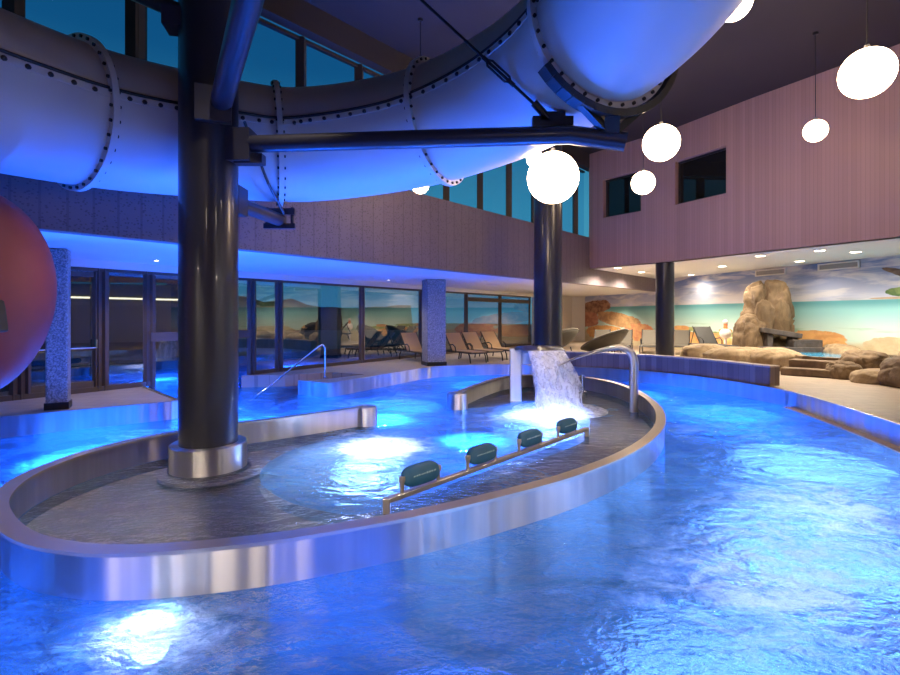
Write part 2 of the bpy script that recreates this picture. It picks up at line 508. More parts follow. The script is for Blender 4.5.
# ------------------------------------------------------------------ pool, decks, walls
rim_main = spline([(-2.81, 11.83), (-2.28, 12.75), (-1.5, 14.05), (-.95, 15.0), (-.1, 15.85), (1.7, 16.3), (3.4, 15.78), (5.15, 14.75), (6.35, 13.2),
                   (6.9, 11.6), (7.06, 10.5), (6.95, 9.5), (6.7, 8.2), (6.35, 6.8), (5.7, 5.2), (4.7, 3.6), (3.3, 2.2), (1.5, 1.3), (-.5, 1.0)], 5)
notch = [(-5.5, 13.44), (-4.4, 13.62), (-3.3, 14.25), (-2.3, 13.75), (-2.95, 12.9), (-3.63, 12.3)]
deck_poly = notch + rim_main + [(-.5, -3), (14.5, -3), (14.6, 9), (13.2, 14.2), (10.7, 24), (10.5, 25), (8.5, 31.9), (7.4, 31.9), fac(28)]
b = MB(); b.prism(deck_poly, PB, 0)
struct(b.build('floor', [M['deck']]))
left_edge = [(-13, 3.2), (-7.0, 7.94), (-5.12, 9.36), (-5.05, 9.45), (-6.92, 11.4)]
b = MB(); b.prism(left_edge + [(-13.2, 2.6)], PB, 0)
struct(b.build('floor_left', [M['deck']]))
# stainless rim faces
b = MB(); b.wall([notch[-1]] + rim_main, -.05, PB, .025)
struct(b.build('trim_pool_edge', [M['steel']], smooth=True, angle=30))
b = MB(); b.wall(left_edge, -.05, PB, .02)
struct(b.build('trim_left_edge', [M['steel']]))
# sand coloured ledge at the waterline of the right bank
ri = [p for p in rim_main if p[0] > 5 and p[1] < 10.6]
b = MB(); b.wall(offset(ri, -.05), -.17, PB, WZ + .02)
struct(b.build('trim_pool_ledge', [M['deck']]))
b = MB(); b.add([(-40, -6, PB), (16, -6, PB), (16, 40, PB), (-40, 40, PB)], [(0, 1, 2, 3)])
struct(b.build('pool_floor', [M['poolfloor']]))
# island ring of stainless steel
ring_pts = [(-1.5, 8.92), (-1.98, 8.5), (-2.64, 7.95), (-3.22, 7.5), (-3.74, 7.0), (-4.08, 6.5), (-4.26, 5.95), (-4.3, 5.5), (-4.26, 5.1), (-4.12, 4.7),
            (-3.85, 4.27), (-3.42, 3.86), (-3.0, 3.58), (-2.57, 3.44), (-2.2, 3.41), (-1.71, 3.48), (-1.21, 3.62), (-.68, 3.84), (-.21, 4.07), (.3, 4.38), (1.05, 4.9),
            (1.6, 5.38), (2.1, 5.9), (2.6, 6.55), (3.05, 7.3), (3.42, 8.15), (3.68, 9.0), (3.86, 9.9), (3.97, 10.8), (3.97, 11.6), (3.82, 12.4), (3.5, 13.05), (2.95, 13.45),
            (2.3, 13.6), (1.65, 13.42), (1.1, 12.75), (.52, 11.55), (.1, 10.45)]
ring = [(p[0], p[1]) for p in spline([(p[0], p[1], 0) for p in ring_pts], 5)]
RW = .1
inner = offset(ring, RW)
b = MB()
b.wall(ring, RW, PB, 0)
ringo = tag(b.build('whirlpool_wall', [M['steel']], smooth=True, angle=30), 'long curved stainless steel wall enclosing the whirlpool around the black pillars', 'pool wall')
for nm, (p0, p1, r, lab) in {'a': (ring[0], inner[0], .2, 0), 'b': (ring[-1], inner[-1], .215, 1)}.items():
    c = ((p0[0] + p1[0]) / 2, (p0[1] + p1[1]) / 2)
    e = MB(); e.lathe([(r - .02, PB), (r, PB + .02), (r, -.02), (r - .02, .01)], (c[0], c[1], 0), 28)
    e.build('end_post', [M['steel']], ringo, smooth=True, angle=50)
# capping strip of the ring, a little wider than its wall
b = MB(); b.wall(offset(ring, -.02), RW + .04, -.012, .014)
b.build('capping', [M['cap']], ringo, smooth=True, angle=30)

# submerged steel bench inside the ring
deep = [(-1.2, 8.6), (-1.7, 8.0), (-2.2, 7.3), (-2.35, 6.6), (-2.2, 5.9), (-1.75, 5.3), (-1.2, 4.95), (-.75, 4.95), (0, 5.75), (.8, 6.65), (1.6, 7.55), (2.15, 8.2),
        (2.5, 9.1), (2.65, 10), (2.55, 10.9), (2.2, 11.4), (1.7, 11.35), (1.25, 11.0), (.9, 10.6)]
dl = spline([(x, y, 0) for x, y in deep], 6)
def resample(line, n):
    L = [0]
    for i in range(1, len(line)): L.append(L[-1] + math.dist(line[i][:2], line[i - 1][:2]))
    out = []; j = 0
    for k in range(n):
        t = L[-1] * k / (n - 1)
        while j < len(L) - 2 and L[j + 1] < t: j += 1
        f = (t - L[j]) / max(1e-9, L[j + 1] - L[j])
        out.append((line[j][0] + (line[j + 1][0] - line[j][0]) * f, line[j][1] + (line[j + 1][1] - line[j][1]) * f))
    return out
# outer loop matched to inner loop by keyed spans so the bridge does not twist
def seg(line, a, bb, n):
    ia = min(range(len(line)), key=lambda i: math.dist(line[i][:2], a)); ib = min(range(len(line)), key=lambda i: math.dist(line[i][:2], bb))
    return resample(line[ia:ib + 1], n)
keys_o = [(-1.5, 8.92), (-4.08, 6.5), (-3.85, 4.27), (-1.71, 3.48), (-.21, 4.07), (2.6, 6.55), (3.86, 9.9), (3.82, 12.4), (1.65, 13.42), (.1, 10.45)]
keys_i = [(-1.2, 8.6), (-2.35, 6.6), (-2.2, 5.9), (-1.2, 4.95), (-.75, 4.95), (1.6, 7.55), (2.5, 9.1), (2.65, 10), (2.2, 11.4), (.9, 10.6)]
inn = offset(ring, RW + .01)
b = MB(); oo = []; ii = []
for k in range(len(keys_o) - 1):
    oo += seg(inn, keys_o[k], keys_o[k + 1], 9)[:-1]; ii += seg(dl, keys_i[k], keys_i[k + 1], 9)[:-1]
oo.append(inn[-1]); ii.append((.9, 10.6))
n = len(oo); BZ = -.43
b.add([(p[0], p[1], BZ) for p in oo] + [(p[0], p[1], BZ) for p in ii] + [(p[0], p[1], PB) for p in ii],
      [(i, i + 1, n + i + 1, n + i) for i in range(n - 1)] + [(n + i, n + i + 1, 2 * n + i + 1, 2 * n + i) for i in range(n - 1)])
part_bench = b.build('bench', [M['bench']], ringo)
# water: shallow clear sheet over the bench, deep water everywhere else
b = MB()
b.add([(p[0], p[1], WZ) for p in oo] + [(p[0], p[1], WZ) for p in ii], [(i, n + i, n + i + 1, i + 1) for i in range(n - 1)])
struct(b.build('shallow_water', [M['shallow']], recalc=False))
bm = bmesh.new()
def loop(pts):
    vs = [bm.verts.new((p[0], p[1], WZ)) for p in pts]
    return [bm.edges.new((vs[i], vs[(i + 1) % len(vs)])) for i in range(len(vs))]
ed = loop([(-30, -2.9), (8, -2.9), (8, 26), (-30, 26)]) + loop([p[:2] for p in oo] + [p[:2] for p in ii][::-1])
bmesh.ops.triangle_fill(bm, use_beauty=True, edges=ed, normal=(0, 0, 1))
for f in bm.faces:
    if f.normal.z < 0: f.normal_flip()
me = bpy.data.meshes.new('pool_water'); bm.to_mesh(me); bm.free(); me.materials.append(M['water'])
wo = bpy.data.objects.new('pool_water', me); COL.objects.link(wo); struct(wo)

# low tiled wall on the right bank
lw = [p for p in rim_main if (p[1] > 11.5 and p[0] > 3.3)]
lwl = [(3.1, 15.9)] + [(p[0], p[1]) for p in lw] + [(7.04, 11.24)]
lwl = sorted(set(lwl), key=lambda p: -p[1])
lwl = offset(lwl, .02)
b = MB(); b.wall(lwl, .3, 0.026, .44)
lowwall = tag(b.build('tiled_wall', [M['woodtile']]), 'low curved wall clad in upright brown tiles along the right bank', 'low wall')
b = MB(); b.wall(offset(lwl, -.015), .33, .44, .475)
b.build('capstone', [M['deck']], lowwall)

# upper right wall with two recessed windows
wl = [(5.17, 18.97), (5.54, 18.48), (6.465, 17.27), (7.2, 16.3), (7.98, 14.74), (8.3, 14.1), (9.1, 12.7), (9.92, 11.24), (10.9, 9.1), (11.5, 6.5), (11.7, 3.5), (11.7, -3)]
ZS, ZC = 3.33, 7.6
b = MB()
def wallseg(line, z0, z1, s0):
    k = len(b.f); b.wall(line, .3, z0, z1)
    for q in range(k, len(b.f)):
        b.uv[q] = [(u + s0, v) for u, v in b.uv[q]]
def arc(i): return sum(math.dist(wl[j], wl[j + 1]) for j in range(i))
wallseg(wl[::1], ZS, 5.12, 0); wallseg(wl, 6.5, ZC, 0)
for (i, j) in ((0, 1), (2, 3), (4, len(wl) - 1)): wallseg(wl[i:j + 1], 5.12, 6.5, arc(i))
struct(b.build('wall_right', [M['clad']]))
for q, (i, j) in enumerate(((1, 2), (3, 4))):
    a, c = Vector(offset(wl, .2)[i]), Vector(offset(wl, .2)[j])
    t = (c - a).normalized()
    wn_ = MB(); fr = .05
    A = lambda s, z: (a.x + (c.x - a.x) * s, a.y + (c.y - a.y) * s, z)
    wn_.beam(A(0, 5.15), A(1, 5.15), .08, .06); wn_.beam(A(0, 6.47), A(1, 6.47), .08, .06)
    wn_.beam(A(.015, 5.12), A(.015, 6.5), .08, .06); wn_.beam(A(.985, 5.12), A(.985, 6.5), .08, .06)
    wo = struct(wn_.build('window_%d' % (q + 1), [M['black']]))
    g = MB(); g.beam(A(0.01, 5.81), A(.99, 5.81), .015, 1.32); g.build('pane', [M['darkglass']], wo)
# mural wall and soffit
mur = [(12.97 + (14.7 - 9) * .27 + .05, 8.5), (14.3, 9.6), (12.97, 14.7), (10.5, 23.8), (10.3, 25), (8.3, 31.5)]
b = MB(); b.wall(mur[::-1], .25, 0, ZS + .25)
struct(b.build('wall_mural', [M['mural']]))
b = MB()
sof = [(p[0] + .02, p[1] + .01) for p in offset(wl, .02)][:9] + [(14.6, 9), (13.1, 14.9), (10.65, 23.8), (10.5, 25.2), (5.35, 19.5)]
b.prism(sof, ZS, ZS + .25)
struct(b.build('ceiling_soffit_right', [M['white']]))
# parapet band with soffit on the left
bl = [ban(y) for y in (25.5, 19.3, 16, 12, 9, 6, 3, 0, -3)]
b = MB(); b.wall(bl, .25, 2.73, 4.48)
# keep the thickness on the window side
struct(b.build('wall_left', [M['band']]))
b = MB(); b.prism([ban(-3), ban(25.4), (10.4, 25.4), (8.6, 31.9), (7.4, 31.9), fac(28), fac(-3)], 2.735, 3.0)
struct(b.build('ceiling_soffit_left', [M['white']]))
b = MB(); b.wall([tuple(Vector(fac(y)) + Vector((.12, -.08))) for y in (28, -3)], -.1, 2.58, 2.735)
struct(b.build('trim_pelmet', [M['white']]))
b = MB(); b.prism([ban(-3), ban(-3)[:1] + (-3,), (13, -3), (13, 9), (10.5, 12), (5.3, 19.6), ban(19.6)], ZC, ZC + .2)
ce = [(-14.3, -3.2), (12.2, -3.2), (12.2, 9), (10.4, 11.4), (7.6, 16.5), (5.3, 19.4), (5.2, 19.6)]
b = MB(); b.prism(ce, ZC - .02, ZC + .2)
struct(b.build('ceiling', [M['ceiling']]))
b = MB(); b.wall([ban(y) for y in (19.4, -3)], .25, 7.05, ZC)
struct(b.build('trim_window_head', [M['ceiling']]))
b = MB(); b.box((-1, -3.1, 3.1), (27, .2, 9.2))
struct(b.build('wall_rear', [M['clad']]))
b = MB(); b.box((14.6, 3, 1.6), (.2, 12.2, 3.6))
struct(b.build('wall_side', [M['white']]))
b = MB(); b.wall([(8.5, 31.6), (7.4, 31.7), fac(27.6)], .2, 0, 2.74)
struct(b.build('wall_end', [M['white']]))

# clerestory windows
my = [9.98 + 1.1 * k for k in range(-8, 10)]
for k in range(len(my) - 1):
    y0, y1 = my[k], my[k + 1]
    if y0 > 18.8: break
    y1 = min(y1, 19.3)
    off = Vector((-.08, .07))
    a = Vector(ban(y0)) + off; c = Vector(ban(y1)) + off
    f = MB()
    f.beam((a.x, a.y, 4.48), (a.x, a.y, 7.05), .17, .17)
    f.beam((a.x, a.y, 4.5), (c.x, c.y, 4.5), .1, .05); f.beam((a.x, a.y, 7.02), (c.x, c.y, 7.02), .1, .06)
    if k % 4 == 2: f.beam((a.x, a.y, 4.48), (a.x, a.y, 7.05), .3, .16)
    wo = struct(f.build('window_%d' % (k + 3), [M['mullion']]))
    g = MB(); g.beam((a.x, a.y, 5.77), (c.x, c.y, 5.77), .012, 2.5)
    g.build('pane', [M['skyglass']], wo)

# lower glass facade, bay by bay
fy = [7.2, 8.4, 9.63, 10.78, 11.56, 12.55, 13.69, 14.4, 17.08, 19.7, 22.3, 24.76, 27.45]
fn_ = Vector((-.819, .573))
for k in range(len(fy) - 1):
    a, c = Vector(fac(fy[k])), Vector(fac(fy[k + 1]))
    water_bay = 11.5 < fy[k] < 13.6
    z0 = 0.0 if not water_bay else WZ - .2
    f = MB()
    P = lambda s, z: (a.x + (c.x - a.x) * s, a.y + (c.y - a.y) * s, z)
    L = (c - a).length; e = .06 / L
    f.beam(P(e, z0), P(e, 2.6), .12, .1); f.beam(P(1 - e, z0), P(1 - e, 2.6), .12, .1)
    f.beam(P(0, 2.56), P(1, 2.56), .12, .09)
    if not water_bay: f.beam(P(0, .05), P(1, .05), .12, .1)
    else: f.beam(P(0, 1.1), P(1, 1.1), .14, .2)
    if fy[k] > 22: f.beam(P(0, 2.3), P(1, 2.3), .12, .18)
    if k == 2:
        nm = 'door_1'
    else: nm = 'window_%d' % (30 + k)
    wo = struct(f.build(nm, [M['frame']]))
    if k == 2:
        s_ = MB()
        for q in (.1, .9): s_.beam(P(q, .1), P(q, 2.5), .07, .12)
        s_.beam(P(.1, .16), P(.9, .16), .07, .14); s_.beam(P(.1, 2.44), P(.9, 2.44), .07, .1)
        s_.build('sash', [M['frame']], wo)
        h = MB(); q = Vector((.1, -.07)); A = Vector(P(.13, .92)); B = Vector(P(.9, .92))
        A += Vector((q.x, q.y, 0)); B += Vector((q.x, q.y, 0))
        h.tube([A, B], .022, 10); h.tube([B, B + Vector((0, 0, .17))], .026, 10); h.tube([B + Vector((0, 0, .1)), B + Vector((-.1, .07, .1))], .02, 8)
        h.build('push_bar', [M['chrome']], wo)
    g = MB(); g.beam(P(e * 1.4, (z0 + 2.56) / 2), P(1 - e * 1.4, (z0 + 2.56) / 2), .014, 2.56 - z0 - .04)
    g.build('pane', [M['glass']], wo)
# plain dark wall closing the facade beside the camera
b = MB(); b.wall([fac(7.15), fac(-3)], -.2, PB, 2.74)
struct(b.build('wall_dark', [M['frame']]))

# outside the glass: terrace, added backdrop whose strip imitates a reflection, and distant hills
b = MB(); o1 = 6.5
A0, A1 = Vector(fac(75)) + fn_ * o1, Vector(fac(3)) + fn_ * o1
b.prism([tuple(A0), tuple(A1), tuple(A1 + fn_ * 60), tuple(A0 + fn_ * 60)], PB, -.05)
o2 = [Vector(fac(10.6)) + fn_ * .15, Vector(fac(-3)) + fn_ * .15, Vector(fac(-3)) + fn_ * 6.5, Vector(fac(10.6)) + fn_ * 6.5]
struct(b.build('ground_outside', [M['rubber']]))
b = MB(); b.prism([tuple(x) for x in o2], PB, -.02); struct(b.build('terrace_ground', [M['rubber']]))
an = thing('backdrop', (*(Vector(fac(13)) + fn_ * 8), 0), 'added dark pavilion with a warm strip imitating a reflection, outside the left glass', 'backdrop')
ang = math.atan2(.819, .573)
b = MB(); c = Vector(fac(13)) + fn_ * 9; b.box((c.x, c.y, 2.3), (11, 1.6, 4.7), ang); part(b, 'body', [M['rubber']], an)
b = MB(); c2 = Vector(fac(13)) + fn_ * 8.15; b.box((c2.x, c2.y, 2.2), (7.5, .08, .06), ang); part(b, 'reflection_strip', [M['strip']], an)  # glowing strip in place of an interior light mirrored in the panes
b = MB(); c2 = Vector(fac(13)) + fn_ * 8.17; b.box((c2.x, c2.y, 2.0), (7.6, .06, .12), ang); part(b, 'added_shelf', [M['frame']], an)
b = MB()
hv = []
for i in range(60):
    a = R(95 + i * 1.6); d = 75
    hz = 3.2 + 3.0 * mnoise.noise(Vector((i * .13, 2, 0))) + 1.2 * mnoise.noise(Vector((i * .5, 7, 0)))
    for (dd, z) in ((d - 28, -.1), (d, max(1, hz)), (d + 14, -.1)):
        hv.append((dd * math.cos(a), dd * math.sin(a) + 10, z))
b.add(hv, [(3 * i + k, 3 * i + k + 1, 3 * i + k + 4, 3 * i + k + 3) for i in range(59) for k in (0, 1)])
M['hill'] = simple('dark_hill', (.004, .006, .005), 1)
struct(b.build('hills', [M['hill']], smooth=True))

# ------------------------------------------------------------------ pillars
def bracket(mb, c, w, d, h, rz=0):
    mb.box(c, (w, d, h), rz)
px, py = -3.04, 6.43
pil = thing('steel_pillar', (px, py, WZ), 'thick black pillar on a steel collar carrying the slide arms', 'pillar', kind='thing')
b = MB(); b.lathe([(.345, PB), (.345, ZC)], (px, py, 0), 48); part(b, 'shaft', [M['pillar']], pil, smooth=True)
b = MB(); b.lathe([(.345, .0), (.44, .0), (.45, -.01), (.45, -.6), (.36, -.6)], (px, py, 0), 48, cap=False); part(b, 'collar', [M['steel']], pil, smooth=True)
b = MB(); b.lathe([(.45, WZ - .07), (.62, WZ - .07), (.62, WZ - .03), (.45, WZ - .03)], (px + .05, py + .02, 0), 48, cap=False); part(b, 'base_flange', [M['bench']], pil)
def arm(pts, r, name='support_arm'):
    m = MB(); m.tube(pts, r, 20); return part(m, name, [M['arm']], pil, smooth=True, angle=50)
# long arm to the right, with its bracket, tie rod and saddle
am = arm([(-2.75, 6.38, 3.73), (1.36, 5.8, 3.65), (1.95, 5.66, 3.52)], .105)
b = MB()
b.box((-2.62, 6.37, 3.7), (.32, .26, .4)); b.box((-2.5, 6.37, 3.54), (.35, .14, .12))
part(b, 'arm_bracket', [M['arm']], am)
b = MB(); b.beam((1.17, 5.78, 3.78), (1.17, 5.88, 3.78), .46, .16); b.beam((1.17, 5.78, 3.86), (1.17, 5.88, 3.86), .28, .1)
b.tube([(1.12, 5.82, 3.84), (.96, 5.82, 4.02)], .045, 10); part(b, 'rod_bracket', [M['black']], am)
tr0, tr1 = Vector((1.0, 5.82, 3.97)), Vector((-2.75, 6.3, 7.7))
b = MB(); b.tube([tr0, tr0.lerp(tr1, 1)], .018, 8); b_ = part(b, 'tie_rod', [M['black']], pil, smooth=True)
b = MB()
q0, q1 = tr0.lerp(tr1, .08), tr0.lerp(tr1, .155); dd = (q1 - q0).normalized(); sd = dd.cross(Vector((0, 1, 0))).normalized() * .04
b.tube([q0, q0 + sd + dd * .06, q1 + sd - dd * .06, q1], .014, 8); b.tube([q0, q0 - sd + dd * .06, q1 - sd - dd * .06, q1], .014, 8)
b.lathe([(.025, -.05), (.025, .05)], q0, 10, axis=dd); b.lathe([(.025, -.05), (.025, .05)], q1, 10, axis=dd)
part(b, 'turnbuckle', [M['black']], b_)
# thick arm towards the front, upper stub to the left, lower arm to the rear
am2 = arm([(-2.8, 6.22, 4.15), (-1.74, 4.4, 4.33), (-1.0, 3.0, 4.42)], .125)
b = MB(); b.box((-2.83, 6.1, 4.12), (.4, .1, .42), .35); part(b, 'arm_bracket', [M['arm']], am2)
am3 = arm([(-3.25, 6.35, 5.32), (-4.5, 6.3, 5.85)], .1)
b = MB(); b.box((-3.32, 6.3, 5.22), (.36, .3, .22), .2); part(b, 'arm_bracket', [M['arm']], am3)
am4 = arm([(-2.85, 6.6, 3.08), (-2.72, 8.2, 3.12)], .1)
b = MB(); b.box((-2.82, 6.72, 3.1), (.2, .3, .36)); part(b, 'arm_bracket', [M['arm']], am4)
b = MB(); b.box((-2.72, 8.15, 3.25), (.5, .1, .1)); b.box((-2.72, 8.15, 3.02), (.5, .08, .08))
for q in (-.2, .2): b.tube([(-2.72 + q, 8.15, 3.0), (-2.72 + q, 8.15, 3.32)], .03, 8)
part(b, 'saddle', [M['arm']], am4)
b = MB(); b.tube([(-2.66, 6.6, 4.1), (-2.62, 7.35, 3.5), (-2.62, 8.05, 3.2)], .02, 8); part(b, 'brace_rod', [M['arm']], pil)

p2 = tag(None or (lambda: (lambda m: (m.lathe([(.345, PB), (.345, ZC)], (2.42, 12.6, 0), 40), m.build('steel_pillar', [M['pillar']], smooth=True, loc=(2.42, 12.6, WZ)))[1])(MB()))(),
         'tall black pillar rising behind the cascade fountain', 'pillar', kind='thing')
m = MB(); m.lathe([(.29, 0), (.29, ZS - .005)], (7.12, 16.9, 0), 36)
p3 = tag(m.build('steel_pillar', [M['pillar']], smooth=True, loc=(7.12, 16.9, 0)), 'short black pillar behind the low tiled wall under the overhanging upper wall', 'pillar', kind='thing')

def gcol(x, y, w, d, rz, label, base=True):
    t = thing('granite_column', (x, y, 0), label, 'column', kind='thing')
    m = MB(); m.box((x, y, 1.38), (w, d, 2.7), rz); part(m, 'shaft', [M['granite']], t, bevel=.03)
    m = MB(); m.box((x, y, .06), (w + .03, d + .03, .12), rz); part(m, 'plinth', [M['black']], t)
gcol(-6.72, 8.75, .31, .31, .5, 'speckled granite column on the left deck beside the red buoy')
gcol(-.52, 16.35, .62, .62, .35, 'speckled granite column on the back deck among the loungers')

# ------------------------------------------------------------------ water slide
path_c = [(-5.6, 3.2, 3.95), (-5.35, 4.35, 3.98), (-4.98, 5.5, 4.03), (-4.4, 6.6, 4.1), (-3.45, 7.5, 4.2), (-2.3, 8.05, 4.27), (-.6, 7.85, 4.43), (.72, 7.05, 4.6), (1.58, 5.9, 4.75), (1.9, 4.6, 4.88), (1.6, 3.2, 5.0), (.6, 2.2, 5.12), (-.8, 1.6, 5.2)]
KS = 10
path = [Vector(p) for p in spline(path_c, KS)]
SR = .85
def frame_at(i):
    t = (path[min(i + 1, len(path) - 1)] - path[max(i - 1, 0)]).normalized()
    s = t.cross(Vector((0, 0, 1))).normalized(); u = s.cross(t).normalized()
    return path[i], t, s, u
slide = thing('water_slide', (-1.6, 5.0, 3.2), 'huge white tube slide lit blue from below, curving overhead around the front pillar', 'water slide')
def sweep(phi0, phi1, r, n, r2=None):
    m = MB(); cols = len(path)
    for i in range(cols):
        c, t, s, u = frame_at(i)
        for k in range(n + 1):
            ph = phi0 + (phi1 - phi0) * k / n
            m.v.append(c + r * (math.cos(ph) * s + math.sin(ph) * u))
    for i in range(cols - 1):
        for k in range(n):
            a = i * (n + 1) + k
            m.f.append([a, a + 1, a + n + 2, a + n + 1]); m.m.append(0)
    return m
def solid(o, th):
    md = o.modifiers.new('shell', 'SOLIDIFY'); md.thickness = th; md.offset = 0
    return o
BK = R(7)
solid(part(sweep(PI + BK, 2 * PI + BK, SR, 28), 'lower_shell', [M['slide']], slide, smooth=True, angle=180), .02)
solid(part(sweep(BK, PI + BK, SR - .012, 28), 'upper_shell', [M['slidetop']], slide, smooth=True, angle=180), .02)
for side in (0, 1):
    f0, f1 = (BK + R(-1), BK + R(-6)) if side == 0 else (BK + R(181), BK + R(186))
    m = sweep(f0, f1, SR + .025, 3)
    acc = 0; last = None
    for i in range(len(path)):
        c, t, s, u = frame_at(i)
    L = [0]
    for i in range(1, len(path)): L.append(L[-1] + (path[i] - path[i - 1]).length)
    d = .1; 
    while d < L[-1]:
        j = max(i for i in range(len(L)) if L[i] <= d); j = min(j, len(path) - 2)
        f = (d - L[j]) / (L[j + 1] - L[j]); c0, t, s, u = frame_at(j); c0 = path[j].lerp(path[j + 1], f)
        ph = BK + (R(-4) if side == 0 else R(184))
        nrm = math.cos(ph) * s + math.sin(ph) * u
        m.lathe([(.022, 0), (.022, .022), (.01, .03)], c0 + nrm * (SR + .022), 8, 1, nrm)
        d += .24
    o = part(m, 'seam_strip', [M['slide'], M['bolt']], slide)
    solid(o, .012)
    ph = BK + (R(1.2) if side == 0 else R(178.8))
    m = MB(); m.tube([path[i] + (SR + .012) * (math.cos(ph) * frame_at(i)[2] + math.sin(ph) * frame_at(i)[3]) for i in range(len(path))], .02, 6)
    part(m, 'gasket', [M['bolt']], slide)
def flange(i, brk=False):
    c, t, s, u = frame_at(i)
    m = MB(); prof = [(SR - .01, -.035), (SR + .085, -.035), (SR + .085, .035), (SR - .01, .035)]
    m.lathe(prof, c, 56, 0, t, cap=False)
    for k in range(34):
        a = 2 * PI * (k + .5) / 34
        # bolt heads on both faces of the joint
        q = t.to_track_quat('Z', 'Y')
        pos = c + q @ Vector(((SR + .048) * math.cos(a), (SR + .048) * math.sin(a), 0))
        m.tube([pos - t * .058, pos + t * .058], .02, 8, 1)
        pr = c + q @ Vector(((SR + .085) * math.cos(a + .09), (SR + .085) * math.sin(a + .09), 0))
    return part(m, 'flange', [M['slide'], M['bolt']], slide)
for i in (6, 27, 47, 63, 82, 98): flange(min(i, len(path) - 2))
# saddle clamp under the flange that rests on the long arm
c, t, s, u = frame_at(82)
m = MB()
pts = [c + (SR + .14) * (math.cos(a) * s + math.sin(a) * u) for a in [R(195 + 8 * k) for k in range(17)]]
for k in range(len(pts) - 1): m.beam(pts[k], pts[k + 1], .16, .08)
for k in (1, 6, 11, 15): m.beam(pts[k] + (c - pts[k]).normalized() * .13 - t * .07, pts[k] - t * .07, .06, .05)
foot = Vector((1.8, 5.7, 3.6)); m.beam(pts[9], foot, .16, .16); m.beam(pts[6], foot, .08, .08); m.beam(pts[12], foot, .08, .08)
part(m, 'saddle_clamp', [M['black']], slide)

# ------------------------------------------------------------------ red egg shaped buoy on a post
bx_, by_, bz_ = -4.8, 5.0, 1.82
buoy = thing('play_buoy', (bx_, by_, PB), 'big red egg shaped buoy at the left edge in front of the granite column', 'buoy')
m = MB(); prof = []
for k in range(25):
    a = -PI / 2 + PI * k / 24
    rr = .75 * math.cos(a) * (1.0 + .06 * math.sin(a)); prof.append((max(rr, .004), 1.07 * math.sin(a)))
m.lathe(prof, (bx_, by_, bz_), 48); part(m, 'hull', [M['red']], buoy, smooth=True, angle=180)
m = MB(); m.tube([(bx_, by_, PB), (bx_, by_, bz_ - .95)], .11, 20); part(m, 'post', [M['arm']], buoy, smooth=True)
m = MB(); m.beam((-4.13, 4.66, 1.44), (-4.17, 4.66, 1.74), .14, .1); part(m, 'handle', [M['rubber']], buoy, bevel=.02)

# ------------------------------------------------------------------ globe lamps
def globe(x, y, z, r, label, light_w=0):
    t = thing('globe_lamp', (x, y, z), label, 'lamp', 'hanging globe lamps')
    m = MB(); prof = [(max(.004, r * math.cos(a)), r * math.sin(a)) for a in [-PI / 2 + PI * k / 24 for k in range(25)]]
    m.lathe(prof, (x, y, z), 40); part(m, 'globe', [M['globe']], t, smooth=True, angle=180)
    m = MB(); m.lathe([(.035, 0), (.035, .07)], (x, y, z + r - .01), 14); part(m, 'cap', [M['wire']], t)
    m = MB(); m.tube([(x, y, z + r + .05), (x, y, ZC - .03)], .008, 6); part(m, 'cord', [M['cord']], t)
    m = MB(); m.lathe([(.05, ZC - .07), (.05, ZC - .025)], (x, y, 0), 14); part(m, 'ceiling_rose', [M['cord']], t)
globe(1.575, 7.8, 3.7, .39, 'large white globe lamp just below the black arm, before the second pillar')
globe(6.05, 7.4, 5.11, .345, 'largest white globe lamp, high near the right edge of the picture')
globe(4.1, 9.9, 4.94, .345, 'white globe lamp hanging between the two square wall windows, the bigger one')
globe(5.0, 13.2, 5.02, .295, 'small white globe lamp overlapping the smaller square window')
globe(7.74, 10.8, 5.5, .225, 'small white globe lamp on a long cord before the blush wall')
globe(4.5, 8.1, 6.57, .28, 'white globe lamp at the top, half hidden by the end of the slide')
globe(-.6, 10.3, 4.22, .17, 'white globe lamp peeping out below the slide before the clerestory windows')
globe(1.83, 11.0, 4.97, .18, 'white globe lamp mostly hidden between slide and the large globe')

# ------------------------------------------------------------------ downlights
def downlight(x, y, z, r, label, grp, power, blend=.7, spot=120):
    t = thing('downlight', (x, y, z), label, 'downlight', grp)
    m = MB(); m.lathe([(r * .8, -.004), (r, -.012), (r, -.001), (r * .8, -.001)], (x, y, z), 24, cap=False); part(m, 'trim_ring', [M['white']], t)
    m = MB(); m.lathe([(r * .8, -.006), (r * .8, -.002)], (x, y, z), 24); part(m, 'diffuser', [M['led']], t)
    light('SPOT', (x, y, z - .03), (1, .86, .68), power, .06, (x, y, z - 3), spot, blend)
RD = [(6.17, 18.77, 'downlight furthest left under the blush wall, beside the lit band'), (7.73, 20.6, 'second downlight from the left, just left of the short black pillar'),
      (10.35, 21.9, 'downlight close above the mural, right of the short black pillar'), (9.66, 18.1, 'downlight above the mural, left of the boulder'),
      (9.1, 14.95, 'downlight above the top of the boulder'), (11.25, 16.4, 'downlight between the two air grilles'),
      (9.93, 13.7, 'downlight in the front row over the right grille'), (11.14, 14.0, 'last downlight in front of the right air grille')]
for x, y, lab in RD: downlight(x, y, ZS, .15, lab, 'downlights in the right soffit', (1300 if 18.5 < y < 21.5 else 130 if y > 21.5 or x == 11.25 else 420), .9, 160)
for (x, y, lab) in [(-6.1, 10.6, 'tiny soffit downlight above the left glass, left of the front pillar'), (-2.0, 16.5, 'tiny soffit downlight left of the back granite column'),
                    (.9, 20.2, 'tiny soffit downlight above the beige loungers'), (3.6, 21.5, 'tiny soffit downlight behind the second pillar'), (8.2, 27.3, 'tiny extra soffit downlight added to brighten the brown painted rocks')]:  # the last one is an extra, added to lift the dim mural end
    downlight(x, y, 2.735, .06, lab, 'small downlights in the left soffit', 110 if x < 8 else 420)
M['ventgrey'] = simple('grey_mesh', (.3, .3, .32), .6)
